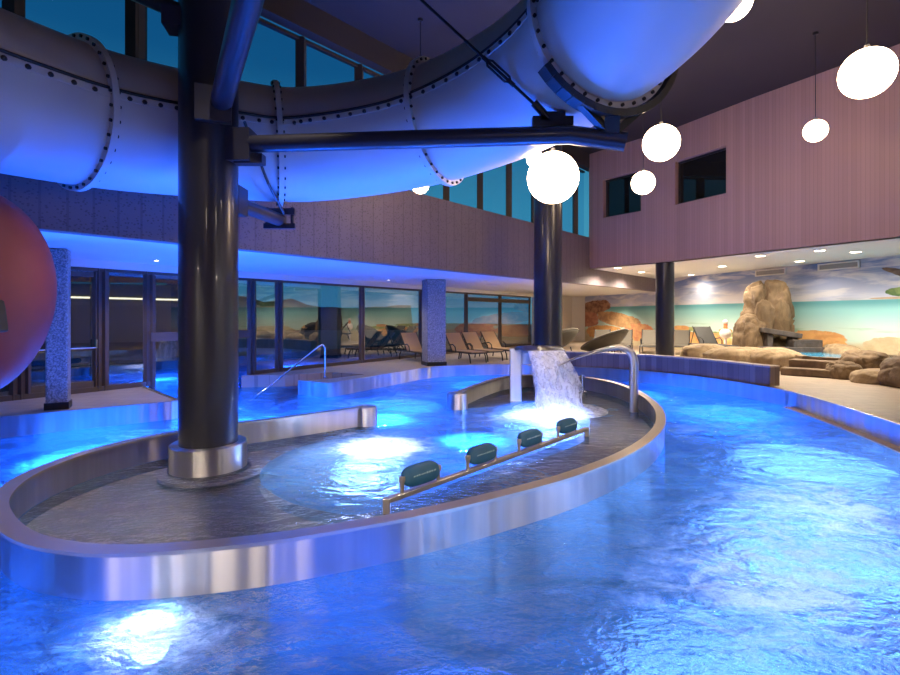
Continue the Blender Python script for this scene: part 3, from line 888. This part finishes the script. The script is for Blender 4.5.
# air grilles at the top of the mural
def grille(y0, y1, label):
    t = thing('air_grille', (12, y0, 3.1), label, 'air grille', 'air grilles above the mural')
    X = lambda y: 10.5 + (23.8 - y) * .2714 - .06
    f = MB()
    for z in (3.08, 3.27): f.beam((X(y0), y0, z), (X(y1), y1, z), .05, .04)
    for y in (y0, y1): f.beam((X(y), y, 3.06), (X(y), y, 3.29), .05, .04)
    part(f, 'frame', [M['white']], t)
    f = MB(); f.beam((X(y0) + .015, y0, 3.175), (X(y1) + .015, y1, 3.175), .02, .17); part(f, 'mesh_panel', [M['ventgrey']], t)
grille(19.4, 18.2, 'left air grille above the boulder'); grille(17.0, 15.75, 'right air grille at the top of the mural')

# ------------------------------------------------------------------ cascade and swan neck fountains
M['shadesteel'] = steel('shaded_steel', (.42, .42, .43), .4)  # darker copy of the steel, shade painted in for hood and legs
cas = thing('cascade_fountain', (1.5, 11.5, WZ), 'wide steel cascade fountain pouring white water before the second pillar', 'fountain')
dirc = Vector((.28, -.96, 0)).normalized(); sidec = Vector((-dirc.y, dirc.x, 0))
base = Vector((1.87, 11.45, 0)); wd = .47
# hood: a wide curved plate between two upright legs
pf = spline([(x, z, 0) for x, z in [(-.05, .5), (-.03, .72), (.05, .85), (.2, .9), (.4, .88), (.58, .82)]], 5)
m = MB()
for (x, z, _) in pf:
    for sgn in (-1, 1):
        p = base + dirc * x + sidec * sgn * wd; m.v.append(Vector((p.x, p.y, z)))
for i in range(len(pf) - 1): m.f.append([2 * i, 2 * i + 1, 2 * i + 3, 2 * i + 2]); m.m.append(0)
ob = part(m, 'hood', [M['shadesteel']], cas, smooth=True, angle=60); solid(ob, .05)
for sgn in (-1, 1):
    m = MB()
    p = base + sidec * sgn * (wd - .04)
    m.beam((p.x, p.y, PB), (p.x, p.y, .86), .1, .26)
    part(m, 'leg', [M['shadesteel']], cas, bevel=.01)
# falling sheet of water
def fall(x0, z0, v0, w, spread, jit, seed, nz=26, nx=20):
    rnd = random.Random(seed); m = MB(); T = math.sqrt(2 * (z0 - WZ) / 9.8) * 1.02
    for i in range(nz + 1):
        t = T * i / nz; x = x0 + v0 * t * (1 + .0); z = z0 - 4.9 * t * t
        for k in range(nx + 1):
            s = (k / nx * 2 - 1) * (w + spread * (i / nz) ** 1.5)
            nn = mnoise.noise(Vector((s * 6 + seed * 7, z * 3, seed))) * jit * (i / nz + .1)
            p = base + dirc * (x + nn) + sidec * s; m.v.append(Vector((p.x, p.y, z)))
    for i in range(nz):
        for k in range(nx):
            a = i * (nx + 1) + k; m.f.append([a, a + 1, a + nx + 2, a + nx + 1]); m.m.append(0)
    return m
m = MB()
for sd_, (x0, v0, w, sp, jit) in enumerate([(.56, 1.35, .42, .02, .15), (.56, 1.0, .4, .06, .3), (.56, 1.75, .38, .1, .3), (.56, .7, .38, .02, .35), (.56, 1.2, .38, .12, .45)]):
    f = fall(x0, .84, v0, w, sp, jit, sd_); m.add(f.v, f.f)
tag(m.build('falling_water', [M['jet']], smooth=True, angle=180), 'white sheet of water falling from the steel cascade', 'water', kind='stuff')
# splash where it lands: a low heap of froth
m = MB(); sp = base + dirc * 1.2
for i in range(14):
    for k in range(28):
        r = .95 * i / 13; a = 2 * PI * k / 28
        h = .22 * math.exp(-(r / .42) ** 2) * (1 + .8 * mnoise.noise(Vector((r * 5 * math.cos(a), r * 5 * math.sin(a), 3)))) + .03 * mnoise.noise(Vector((r * 9 * math.cos(a), r * 9 * math.sin(a), 9)))
        m.v.append(Vector((sp.x + r * math.cos(a), sp.y + r * math.sin(a), WZ + max(.004, h) * (1 - (i / 13) ** 3))))
for i in range(13):
    for k in range(28):
        a = i * 28 + k; c = i * 28 + (k + 1) % 28
        m.f.append([a, c, c + 28, a + 28]); m.m.append(0)
tag(m.build('splash_foam', [M['jet']], smooth=True, angle=180), 'white froth heaped where the cascade hits the pool', 'foam', kind='stuff')

# swan neck
sn = thing('swan_neck_fountain', (3.6, 10.04, WZ), 'slender bent steel swan neck spout standing at the right end of the whirlpool', 'fountain')
cs = [(3.62, 10.04, PB, .085, .085), (3.62, 10.04, .3, .085, .085), (3.62, 10.04, .68, .085, .085), (3.56, 10.06, .86, .085, .08), (3.42, 10.1, .95, .09, .07), (3.2, 10.15, .94, .11, .055), (2.85, 10.25, .84, .15, .035), (2.5, 10.34, .71, .2, .02), (2.22, 10.42, .57, .24, .012)]
cc = spline([c[:3] for c in cs], 6); ww = spline([(c[3], c[4], 0) for c in cs], 6)
m = MB(); nn = 20; D2 = Vector((-1.4, .38, 0)).normalized(); S2 = Vector((-D2.y, D2.x, 0))
for i, p in enumerate(cc):
    p = Vector(p); t = (Vector(cc[min(i + 1, len(cc) - 1)]) - Vector(cc[max(i - 1, 0)])).normalized()
    u2 = S2.cross(t).normalized()
    for k in range(nn):
        a = 2 * PI * k / nn; m.v.append(p + S2 * ww[i][0] * math.cos(a) + u2 * ww[i][1] * math.sin(a))
for i in range(len(cc) - 1):
    for k in range(nn):
        a = i * nn + k; c = i * nn + (k + 1) % nn; m.f.append([a, c, c + nn, a + nn]); m.m.append(0)
m.f.append(list(range(nn))); m.m.append(0); m.f.append([(len(cc) - 1) * nn + k for k in range(nn)]); m.m.append(0)
part(m, 'spout_pipe', [M['steel']], sn, smooth=True, angle=70)
# little bollards behind the falling water
for (x, y, lab) in [(2.98, 12.15, 'left of two short steel posts in the water right of the second pillar'), (3.2, 12.3, 'right of two short steel posts in the water right of the second pillar')]:
    t = thing('short_post', (x, y, WZ), lab, 'post', 'short posts in the whirlpool')
    m = MB(); m.tube([(x, y, BZ), (x, y, .16)], .05, 14); part(m, 'shaft', [M['chrome']], t, smooth=True, angle=50)
    m = MB(); m.lathe([(.11, BZ), (.11, WZ + .06), (.05, WZ + .09)], (x, y, 0), 18); part(m, 'foot', [M['chrome']], t, smooth=True, angle=50)

# ------------------------------------------------------------------ neck rest rail
A, B = Vector((-.61, 4.92, -.19)), Vector((2.15, 8.05, -.2))
rail = thing('neck_rest_rail', (.75, 6.5, WZ), 'straight steel rail with four dark teal neck rests in the whirlpool', 'rail')
u = (B - A).normalized(); s = Vector((-u.y, u.x, 0))
m = MB(); m.beam(A, B, .07, .05); part(m, 'bar', [M['cap']], rail, bevel=.008)
for P_ in (A, B):
    m = MB(); m.beam(P_ + Vector((0, 0, .025)), P_ + Vector((0, 0, -.3)), .07, .07); part(m, 'end_post', [M['cap']], rail, bevel=.006)
for tt in (.112, .358, .609, .851):
    c = A.lerp(B, tt) + Vector((0, 0, .155))
    m = MB()
    N1, N2 = 20, 18
    for i in range(N1 + 1):
        xx = -1 + 2 * i / N1; kx = max(.05, (1 - abs(xx) ** 4)) ** .5
        for k in range(N2):
            a = 2 * PI * k / N2; ca, sa = math.cos(a), math.sin(a)
            yy = math.copysign(abs(ca) ** .7, ca) * .06 * kx; zz = math.copysign(abs(sa) ** .7, sa) * .1 * kx
            m.v.append(c + u * xx * .27 + s * (yy + zz * .25) + Vector((0, 0, zz)))
    for i in range(N1):
        for k in range(N2):
            a = i * N2 + k; d = i * N2 + (k + 1) % N2; m.f.append([a, d, d + N2, a + N2]); m.m.append(0)
    m.f.append(list(range(N2))); m.m.append(0); m.f.append([N1 * N2 + k for k in range(N2)]); m.m.append(0)
    hd = part(m, 'neck_rest', [M['pad']], rail, smooth=True, angle=70); hd['label'] = 'dark teal rubber cushion'
    for sg in (-1, 1):
        m = MB(); p = c + u * sg * .265; m.tube([p + Vector((0, 0, .02)), p + Vector((0, 0, -.14))], .022, 10); m.lathe([(.03, -.03), (.035, .0), (.03, .03)], p, 12)
        part(m, 'post', [M['cap']], hd, smooth=True, angle=50)
    m = MB(); rnd = random.Random(3)
    fnv = (-s * .96 + Vector((0, 0, .28))).normalized()
    for q in range(9):
        xx = -.16 + .037 * q; hh = rnd.uniform(.008, .018)
        p = c + u * xx - s * .0605 + Vector((0, 0, .012)); p2_ = p + u * rnd.uniform(.014, .028) + Vector((0, 0, hh * .4))
        m.beam(p, p2_, .004, hh)
    part(m, 'printed_mark', [M['mark']], hd)

# ------------------------------------------------------------------ handrail and steps
hr = thing('pool_handrail', (-3.17, 12.95, 0), 'slanted steel handrail descending into the water by the left glass', 'handrail')
m = MB(); m.tube([(-3.17, 12.95, -.0), (-3.17, 12.95, .78), (-3.22, 12.93, .84), (-3.3, 12.89, .82), (-4.45, 12.38, -.18), (-4.8, 12.22, -.45)], .022, 12); part(m, 'tube', [M['chrome']], hr, smooth=True)
m = MB(); m.lathe([(.06, 0), (.06, .015), (.03, .03)], (-3.17, 12.95, 0), 16); part(m, 'base_plate', [M['chrome']], hr)
st = thing('entry_steps', (-3.6, 13.2, PB), 'submerged dark entry steps beside the handrail', 'steps')
for k in range(3):
    m = MB(); q = Vector((-3.05 - .55 * k, 13.55 - .2 * k)); m.box((q.x, q.y, (PB - .16 - .2 * k) / 2), (.6, 1.0, -.16 - .2 * k - PB), .42); part(m, 'tread', [M['rubber']], st)

# ------------------------------------------------------------------ loungers
def lounger(fabric):
    t = thing('sun_lounger', (0, 0, 0), '', 'sun lounger')
    # local: foot end at y=0, head end at y=1.95, back raised
    m = MB(); m.box((0, .62, .36), (.6, 1.2, .03)); part(m, 'seat', [fabric], t)
    m = MB(); m.beam((0, 1.2, .37), (0, 1.68, .95), .6, .03); part(m, 'backrest', [fabric], t)
    m = MB()
    for x in (-.32, .32):
        m.tube([(x, .02, .33), (x, 1.9, .33)], .022, 8); m.tube([(x, 1.2, .36), (x, 1.7, .97)], .018, 8)
    m.tube([(-.32, .02, .33), (.32, .02, .33)], .022, 8); m.tube([(-.32, 1.9, .33), (.32, 1.9, .33)], .022, 8)
    m.tube([(-.3, 1.62, .88), (-.3, 1.85, .34)], .014, 6); m.tube([(.3, 1.62, .88), (.3, 1.85, .34)], .014, 6)
    part(m, 'frame', [M['black']], t, smooth=True)
    for x in (-.32, .32):
        m = MB(); m.tube([(x, .18, .33), (x, .1, .2), (x, .06, 0)], .022, 8); part(m, 'leg', [M['black']], t, smooth=True)
        m = MB(); m.tube([(x, 1.6, .33), (x, 1.72, .2), (x, 1.76, 0)], .022, 8); part(m, 'leg', [M['black']], t, smooth=True)
        m = MB(); m.tube([(x * 1.05, 1.35, .55), (x * 1.08, 1.1, .58), (x * 1.05, .98, .5), (x, .95, .34)], .02, 8); part(m, 'armrest', [M['black']], t, smooth=True)
    return t
def place(src, first, x, y, rz, label, group):
    o = src if first else copy_tree(src)
    o.location = (x, y, 0); o.rotation_euler = (0, 0, rz); o['label'] = label; o['group'] = group
g1 = 'beige loungers on the back deck'
L1 = lounger(M['sling'])
for k, (x, y, rz, lab) in enumerate([(-.62, 17.05, R(32), 'beige sun lounger partly hidden behind the back granite column'), (.98, 16.9, R(32), 'beige sun lounger just right of the granite column'),
                                    (1.6, 17.55, R(32), 'middle beige sun lounger of the three right of the granite column'), (2.34, 18.3, R(32), 'beige sun lounger nearest to the second pillar')]):
    place(L1, k == 0, x, y, rz, lab, g1)
g2 = 'grey loungers before the mural'
L2 = lounger(M['greysling'])
for k, (x, y, rz, lab) in enumerate([(6.15, 20.9, R(-20), 'grey sun lounger behind the tilted dark daybed'), (7.1, 21.0, R(-22), 'grey sun lounger before the orange mural rock'),
                                    (8.0, 20.6, R(-24), 'grey sun lounger half behind the short black pillar'), (9.1, 20.3, R(-28), 'grey sun lounger just right of the short black pillar')]):
    place(L2, k == 0, x, y, rz, lab, g2)
# dark round wicker daybeds
def daybed():
    t = thing('wicker_daybed', (0, 0, 0), '', 'daybed')
    m = MB(); n = 28
    for i in range(9):
        r = i / 8
        for k in range(n):
            a = 2 * PI * k / n; x, y = .95 * r * math.cos(a), .72 * r * math.sin(a)
            m.v.append(Vector((x, y, .26 + .4 * r * r)))
    for i in range(8):
        for k in range(n):
            a = i * n + k; c = i * n + (k + 1) % n; m.f.append([a, c, c + n, a + n]); m.m.append(0)
    mt = Matrix.Rotation(R(-24), 4, 'X') @ Matrix.Rotation(R(-17), 4, 'Y')
    m.v = [mt @ (v - Vector((0, 0, .45))) + Vector((0, 0, .5)) for v in m.v]
    o = part(m, 'shell', [M['wicker']], t, smooth=True, angle=180); solid(o, .05)
    rim = [mt @ (Vector((.95 * math.cos(2 * PI * k / n), .72 * math.sin(2 * PI * k / n), .66)) - Vector((0, 0, .45))) + Vector((0, 0, .5)) for k in range(n + 1)]
    m = MB(); m.tube(rim, .035, 8); part(m, 'rim', [M['greysling']], t, smooth=True)
    for x in (-.5, -.17, .17, .5):
        m = MB(); m.tube([(x, 0, .34), (x * 1.1, -.15, 0)], .025, 8); part(m, 'leg', [M['black']], t)
    return t
D1 = daybed()
place(D1, True, 4.25, 20.1, R(0), 'dark wicker daybed next to the second pillar', 'dark wicker daybeds')
place(D1, False, 5.85, 19.0, R(6), 'dark tilted wicker daybed behind the bent end of the swan neck', 'dark wicker daybeds')
dch = lounger(M['rubber']); dch['label'] = 'dark lounger with raised back left of the boulder by the white figure'; dch['group'] = 'dark lounger'
dch.location = (9.2, 16.75, .22); dch.rotation_euler = (0, 0, R(4)); del dch['group']

# ------------------------------------------------------------------ boulders, pond, timber chute
def boulder(name, c, size, seed, mat, label, rz=0, group=None, amp=.22, crease=.0):
    bm = bmesh.new(); bmesh.ops.create_icosphere(bm, subdivisions=5, radius=1)
    off = Vector((seed * 3.7, seed * 1.3, seed * 5.1))
    for v in bm.verts:
        p = v.co.copy()
        d = 1 + amp * mnoise.noise(p * 1.1 + off) + amp * .5 * mnoise.noise(p * 2.6 + off) + .02 * mnoise.noise(p * 8 + off)
        if crease:
            vd = mnoise.voronoi(p * 1.5 + off)[0]; e = vd[1] - vd[0]
            d -= crease * max(0, 1 - e / .11)
        q = p * d
        # squarer flanks than a ball
        q = Vector(tuple(math.copysign(abs(x) ** .82, x) for x in q))
        v.co = q
    rot = Matrix.Rotation(rz, 3, 'Z')
    for v in bm.verts:
        v.co = rot @ Vector((v.co.x * size[0], v.co.y * size[1], v.co.z * size[2]))
    zmin = min(v.co.z for v in bm.verts)
    if c[2] + zmin < .0:                      # flatten the underside on the floor
        for v in bm.verts:
            if v.co.z + c[2] < 0: v.co.z = -c[2]
    me = bpy.data.meshes.new(name); bm.to_mesh(me); bm.free(); me.materials.append(mat)
    for p in me.polygons: p.use_smooth = True
    o = bpy.data.objects.new(name, me); COL.objects.link(o); o.location = c
    return tag(o, label, 'boulder', group)
BG = 'boulders around the small pond'
boulder('boulder', (11.0, 17.7, 1.25), (.86, .7, 1.55), 2, M['rock'], 'tallest boulder, creased and standing upright before the mural', .2, BG, .16, .27)
boulder('boulder', (10.15, 17.25, .75), (.48, .5, .85), 5, M['rock'], 'upright boulder leaning against the left flank of the tallest one', .1, BG, .2, .14)
boulder('boulder', (8.9, 15.6, .3), (1.1, .45, .34), 8, M['palerock'], 'long flat pale rock behind the low tiled wall', -.1, BG, .15)
boulder('boulder', (8.35, 16.7, .3), (.75, .4, .36), 11, M['palerock'], 'pale rock right beside the short black pillar', -.1, BG, .15)
boulder('boulder', (9.45, 14.75, .3), (.7, .4, .36), 14, M['palerock'], 'rounded pale rock over the end of the low wall', .1, BG, .15)
boulder('boulder', (9.95, 12.9, .14), (.36, .32, .32), 17, M['rock'], 'knobbly rock at the right foot of the stone steps', 0, BG, .2, .1)
boulder('boulder', (10.7, 13.2, .25), (.62, .5, .44), 20, M['rock'], 'sloping rock in the middle of the right bank', .4, BG, .22, .12)
boulder('boulder', (10.1, 12.1, .08), (.55, .42, .24), 23, M['palerock'], 'low pale rock lying flat on the tiles before the pond', .2, BG, .15)
boulder('boulder', (10.55, 11.45, .2), (.78, .6, .5), 26, M['brownrock'], 'big brown rock cut off by the right edge', .3, BG, .2, .08)
boulder('boulder', (12.45, 13.4, .3), (1.1, .35, .42), 30, M['palerock'], 'broad pale rock along the mural behind the pond, at the right', 1.3, BG, .18)
boulder('boulder', (11.95, 15.5, .3), (.9, .4, .42), 33, M['palerock'], 'pale rock along the mural behind the blue pond, left half', 1.3, BG, .18)
# pond basin of stone slabs
pd = thing('stone_pond', (11.3, 14.3, 0), 'small raised pond with stone slab edge before the mural', 'pond')
pond = [(9.6, 13.9), (10.9, 12.6), (12.6, 12.2), (12.55, 14.8), (11.7, 16.4), (10.4, 16.3)]
m = MB(); m.wall(pond + [pond[0]], .25, 0, .47); part(m, 'basin_edge', [M['rock']], pd)
m = MB(); m.prism(pond, 0, .1); part(m, 'basin_floor', [M['white']], pd)
M['pondwater'] = simple('pond_water', (.03, .3, .55), .06, 0, .25, 4, bump=.3, bdist=.05)
m = MB(); m.prism([tuple(Vector(p).lerp(Vector((11.3, 14.3)), .02)) for p in pond], .1, .425); part(m, 'water', [M['pondwater']], pd)
for (a, c, z0, z1, lab) in [((8.95, 13.75), (10.0, 12.75), 0, .2, 'lower of the two stone steps before the pond'), ((9.35, 14.0), (10.3, 12.95), .0, .4, 'upper of the two stone steps before the pond')]:
    m = MB(); m.beam((a[0], a[1], (z0 + z1) / 2), (c[0], c[1], (z0 + z1) / 2), .42, z1 - z0); o = m.build('stone_step', [M['brownrock']], bevel=.03)
    tag(o, lab, 'step', 'stone steps by the pond')
# timber chute at the boulder's foot
ch = thing('timber_chute', (10.9, 16.6, 0), 'dark weathered timber chute and trough at the foot of the tallest boulder', 'chute')
m = MB(); m.beam((10.2, 16.75, 1.12), (11.3, 16.5, .92), .5, .16); part(m, 'plank', [M['darkrock']], ch, bevel=.02)
m = MB(); m.box((11.35, 16.35, .66), (.85, .5, .3), -.1); part(m, 'block', [M['darkrock']], ch, bevel=.02)
m = MB(); m.box((10.95, 16.25, .45), (2.0, .4, .26), -.1); part(m, 'trough', [M['darkrock']], ch, bevel=.02)
for q in (11.55, 11.8):
    m = MB(); m.box((q, 15.95, .2), (.1, .1, .42)); part(m, 'leg', [M['darkrock']], ch)
for q in ((10.4, 16.7), (11.1, 16.55)):
    m = MB(); m.box((q[0], q[1], .5), (.16, .3, 1.0)); part(m, 'upright', [M['darkrock']], ch)
# small white and orange figure
fg = thing('garden_figure', (10.1, 18.7, 0), 'round white figure with an orange neck left of the boulders', 'figure')
M['fwhite'] = simple('white_glaze', (.8, .74, .72), .4); M['forange'] = simple('orange_glaze', (.75, .25, .1), .4)
m = MB(); m.lathe([(.05, .0), (.05, .75)], (10.1, 18.7, 0), 14); part(m, 'stand', [M['fwhite']], fg)
m = MB(); m.lathe([(max(.01, .2 * math.cos(a)), .19 * math.sin(a)) for a in [-PI / 2 + PI * k / 14 for k in range(15)]], (10.1, 18.7, .92), 24); part(m, 'body', [M['fwhite']], fg, smooth=True, angle=180)
m = MB(); m.lathe([(.08, 0), (.065, .12), (.07, .2)], (10.1, 18.7, 1.08), 16); part(m, 'neck', [M['forange']], fg, smooth=True)
m = MB(); m.lathe([(max(.01, .09 * math.cos(a)), .09 * math.sin(a)) for a in [-PI / 2 + PI * k / 10 for k in range(11)]], (10.1, 18.7, 1.34), 16); part(m, 'head', [M['fwhite']], fg, smooth=True, angle=180)

# ------------------------------------------------------------------ pool lamps (set in walls and floor)
def pool_lamp(p, nrm, label, r=.13, power=60, col=(.25, .5, 1)):
    p = Vector(p); nrm = Vector(nrm).normalized()
    t = thing('pool_lamp', p, label, 'lamp', 'underwater lamps')
    m = MB(); m.lathe([(r * 1.25, 0), (r * 1.25, .02), (r, .03), (r, 0)], p, 28, 0, nrm, cap=False); part(m, 'bezel', [M['chrome']], t)
    m = MB(); m.lathe([(r, 0), (r, .022)], p, 28, 0, nrm); part(m, 'lens', [M['lens']], t)
    light('SPOT', p + nrm * .06, col, power, .1, p + nrm * 2, 160, .5)
pool_lamp((-1.98, 3.38, -.56), (0.1, -1, .15), 'bright underwater lamp in the near whirlpool wall', .13, 22, (.5, .65, 1))
BLUE = (.025, .17, 1.0)
SKYB = (.32, .46, 1.0)
for (x, y, pw, cl) in [(-5.2, 7.6, 420, BLUE), (-5.6, 11.0, 520, BLUE), (-3.6, 9.6, 420, BLUE), (-1.2, 11.6, 300, BLUE), (1.0, 14.9, 220, BLUE), (4.6, 13.2, 300, BLUE),
                       (5.9, 10.8, 300, BLUE), (5.2, 7.4, 175, SKYB), (3.6, 5.0, 150, SKYB), (2.0, 3.1, 110, SKYB), (0, 2.4, 100, BLUE), (-3.1, 2.3, 100, BLUE), (-5.0, 3.6, 100, BLUE),
                       (.5, 7.7, 110, BLUE), (1.9, 10.8, 200, BLUE)]:
    light('AREA', (x, y, PB + .06), cl, pw * .42, 1.9, (x, y, 5))
for (x, y, pw, sz) in [(-1.15, 7.3, 38, .8), (1.9, 9.8, 45, .8)]:
    light('AREA', (x, y, PB + .3), (.6, .68, 1), pw, sz, (x, y, 5))
# narrow blue floods in the water under the slide
for (x, y, ax, ay, az, pw) in [(-5.2, 6.9, -4.8, 5.8, 4.1, 600), (-3.4, 8.6, -3.0, 7.7, 4.2, 700), (-1.3, 9.6, -1.0, 7.9, 4.4, 900), (.3, 7.9, .5, 7.2, 4.5, 900), (2.0, 6.9, 1.7, 5.6, 4.8, 900)]:
    light('SPOT', (x, y, PB + .25), BLUE, pw * 4, .02, (ax, ay, az), 64 if ax < -2 else 78, .9)
# outdoor pool
for (y, d, pw) in [(12.0, 2.0, 200), (13.5, 4.5, 200), (15.5, 2.2, 240), (17.5, 4.2, 200), (20, 2.5, 200)]:
    p = Vector(fac(y)) + fn_ * d
    light('AREA', (p.x, p.y, PB + .06), BLUE, pw * 1.1, 1.0, (p.x, p.y, 5))

# unseen hall lamps added behind the viewpoint to brighten the steel
for (x, y, z, pw) in [(-.6, -2.0, 4.2, 40), (4.6, .4, 4.4, 50), (7.6, 3.0, 5.2, 60)]:
    light('POINT', (x, y, z), (1, .83, .64), pw, .3)
for (x, ax, ay) in [(-5.5, -3.6, 4.6), (-3.2, -2.2, 4.2), (-1, -.8, 4.4), (1.2, .6, 4.9), (3.2, 2.0, 6.2), (5.4, 3.2, 7.6)]:  # unseen spots added at the rear to light the near ring wall
    light('SPOT', (x, -2.6, 2.9), (1, .84, .68), 420, .035, (ax, ay, -.3), 42, .8)
for (x, y, ax, ay) in [(8.6, -2.2, .4, 4.6), (10.6, 1.2, 1.0, 5.0), (11.0, 3.6, 2.0, 6.0), (11.0, 5.6, 2.6, 6.8)]:  # unseen spots added on the right for streaks on the ring face
    light('SPOT', (x, y, 3.0), (1, .84, .68), 220, .035, (ax, ay, -.3), 40, .8)
for (x, y, ax, ay, pw) in [(-1.9, 4.7, -2.7, 5.5, 1500), (1.2, 8.6, 2.2, 7.2, 1300), (3.0, 10.4, 3.3, 10.4, 500)]:  # unseen ceiling spots added to brighten the submerged bench
    light('SPOT', (x, y, 7.4), (1, .84, .7), pw, .12, (ax, ay, -.4), 44, .9)
light('SPOT', (8.6, 6.0, 7.2), (1, .8, .58), 900, .15, (9.2, 10.2, 0), 50, .9)  # unseen spot added to brighten the right deck

# ------------------------------------------------------------------ world, camera, view
wd_ = bpy.data.worlds.new('dusk'); SC.world = wd_; wd_.use_nodes = True
nt = wd_.node_tree; nt.nodes.clear()
tc = nt.nodes.new('ShaderNodeTexCoord'); sx = nt.nodes.new('ShaderNodeSeparateXYZ'); nt.links.new(tc.outputs['Generated'], sx.inputs[0])
rp = nt.nodes.new('ShaderNodeValToRGB'); nt.links.new(sx.outputs[2], rp.inputs[0])
e = rp.color_ramp.elements
e[0].position = .0; e[0].color = (.07, .34, .5, 1); e[1].position = .75; e[1].color = (.004, .05, .17, 1)
k = e.new(.2); k.color = (.05, .3, .48, 1); k = e.new(.42); k.color = (.007, .11, .27, 1)
bg = nt.nodes.new('ShaderNodeBackground'); nt.links.new(rp.outputs[0], bg.inputs[0]); bg.inputs[1].default_value = .75
ow = nt.nodes.new('ShaderNodeOutputWorld'); nt.links.new(bg.outputs[0], ow.inputs[0])

cam = bpy.data.cameras.new('camera'); co = bpy.data.objects.new('camera', cam); COL.objects.link(co)
co.location = (0, 0, 1.6); co.rotation_euler = (R(90), 0, 0)
cam.sensor_width = 36; cam.lens = 20.4; cam.shift_y = -.025; cam.clip_end = 300; cam.clip_start = .05
SC.camera = co
SC.view_settings.view_transform = 'Standard'; SC.view_settings.look = 'None'; SC.view_settings.gamma = 1; SC.view_settings.exposure = .3
SC.view_settings.use_curve_mapping = False
clean()
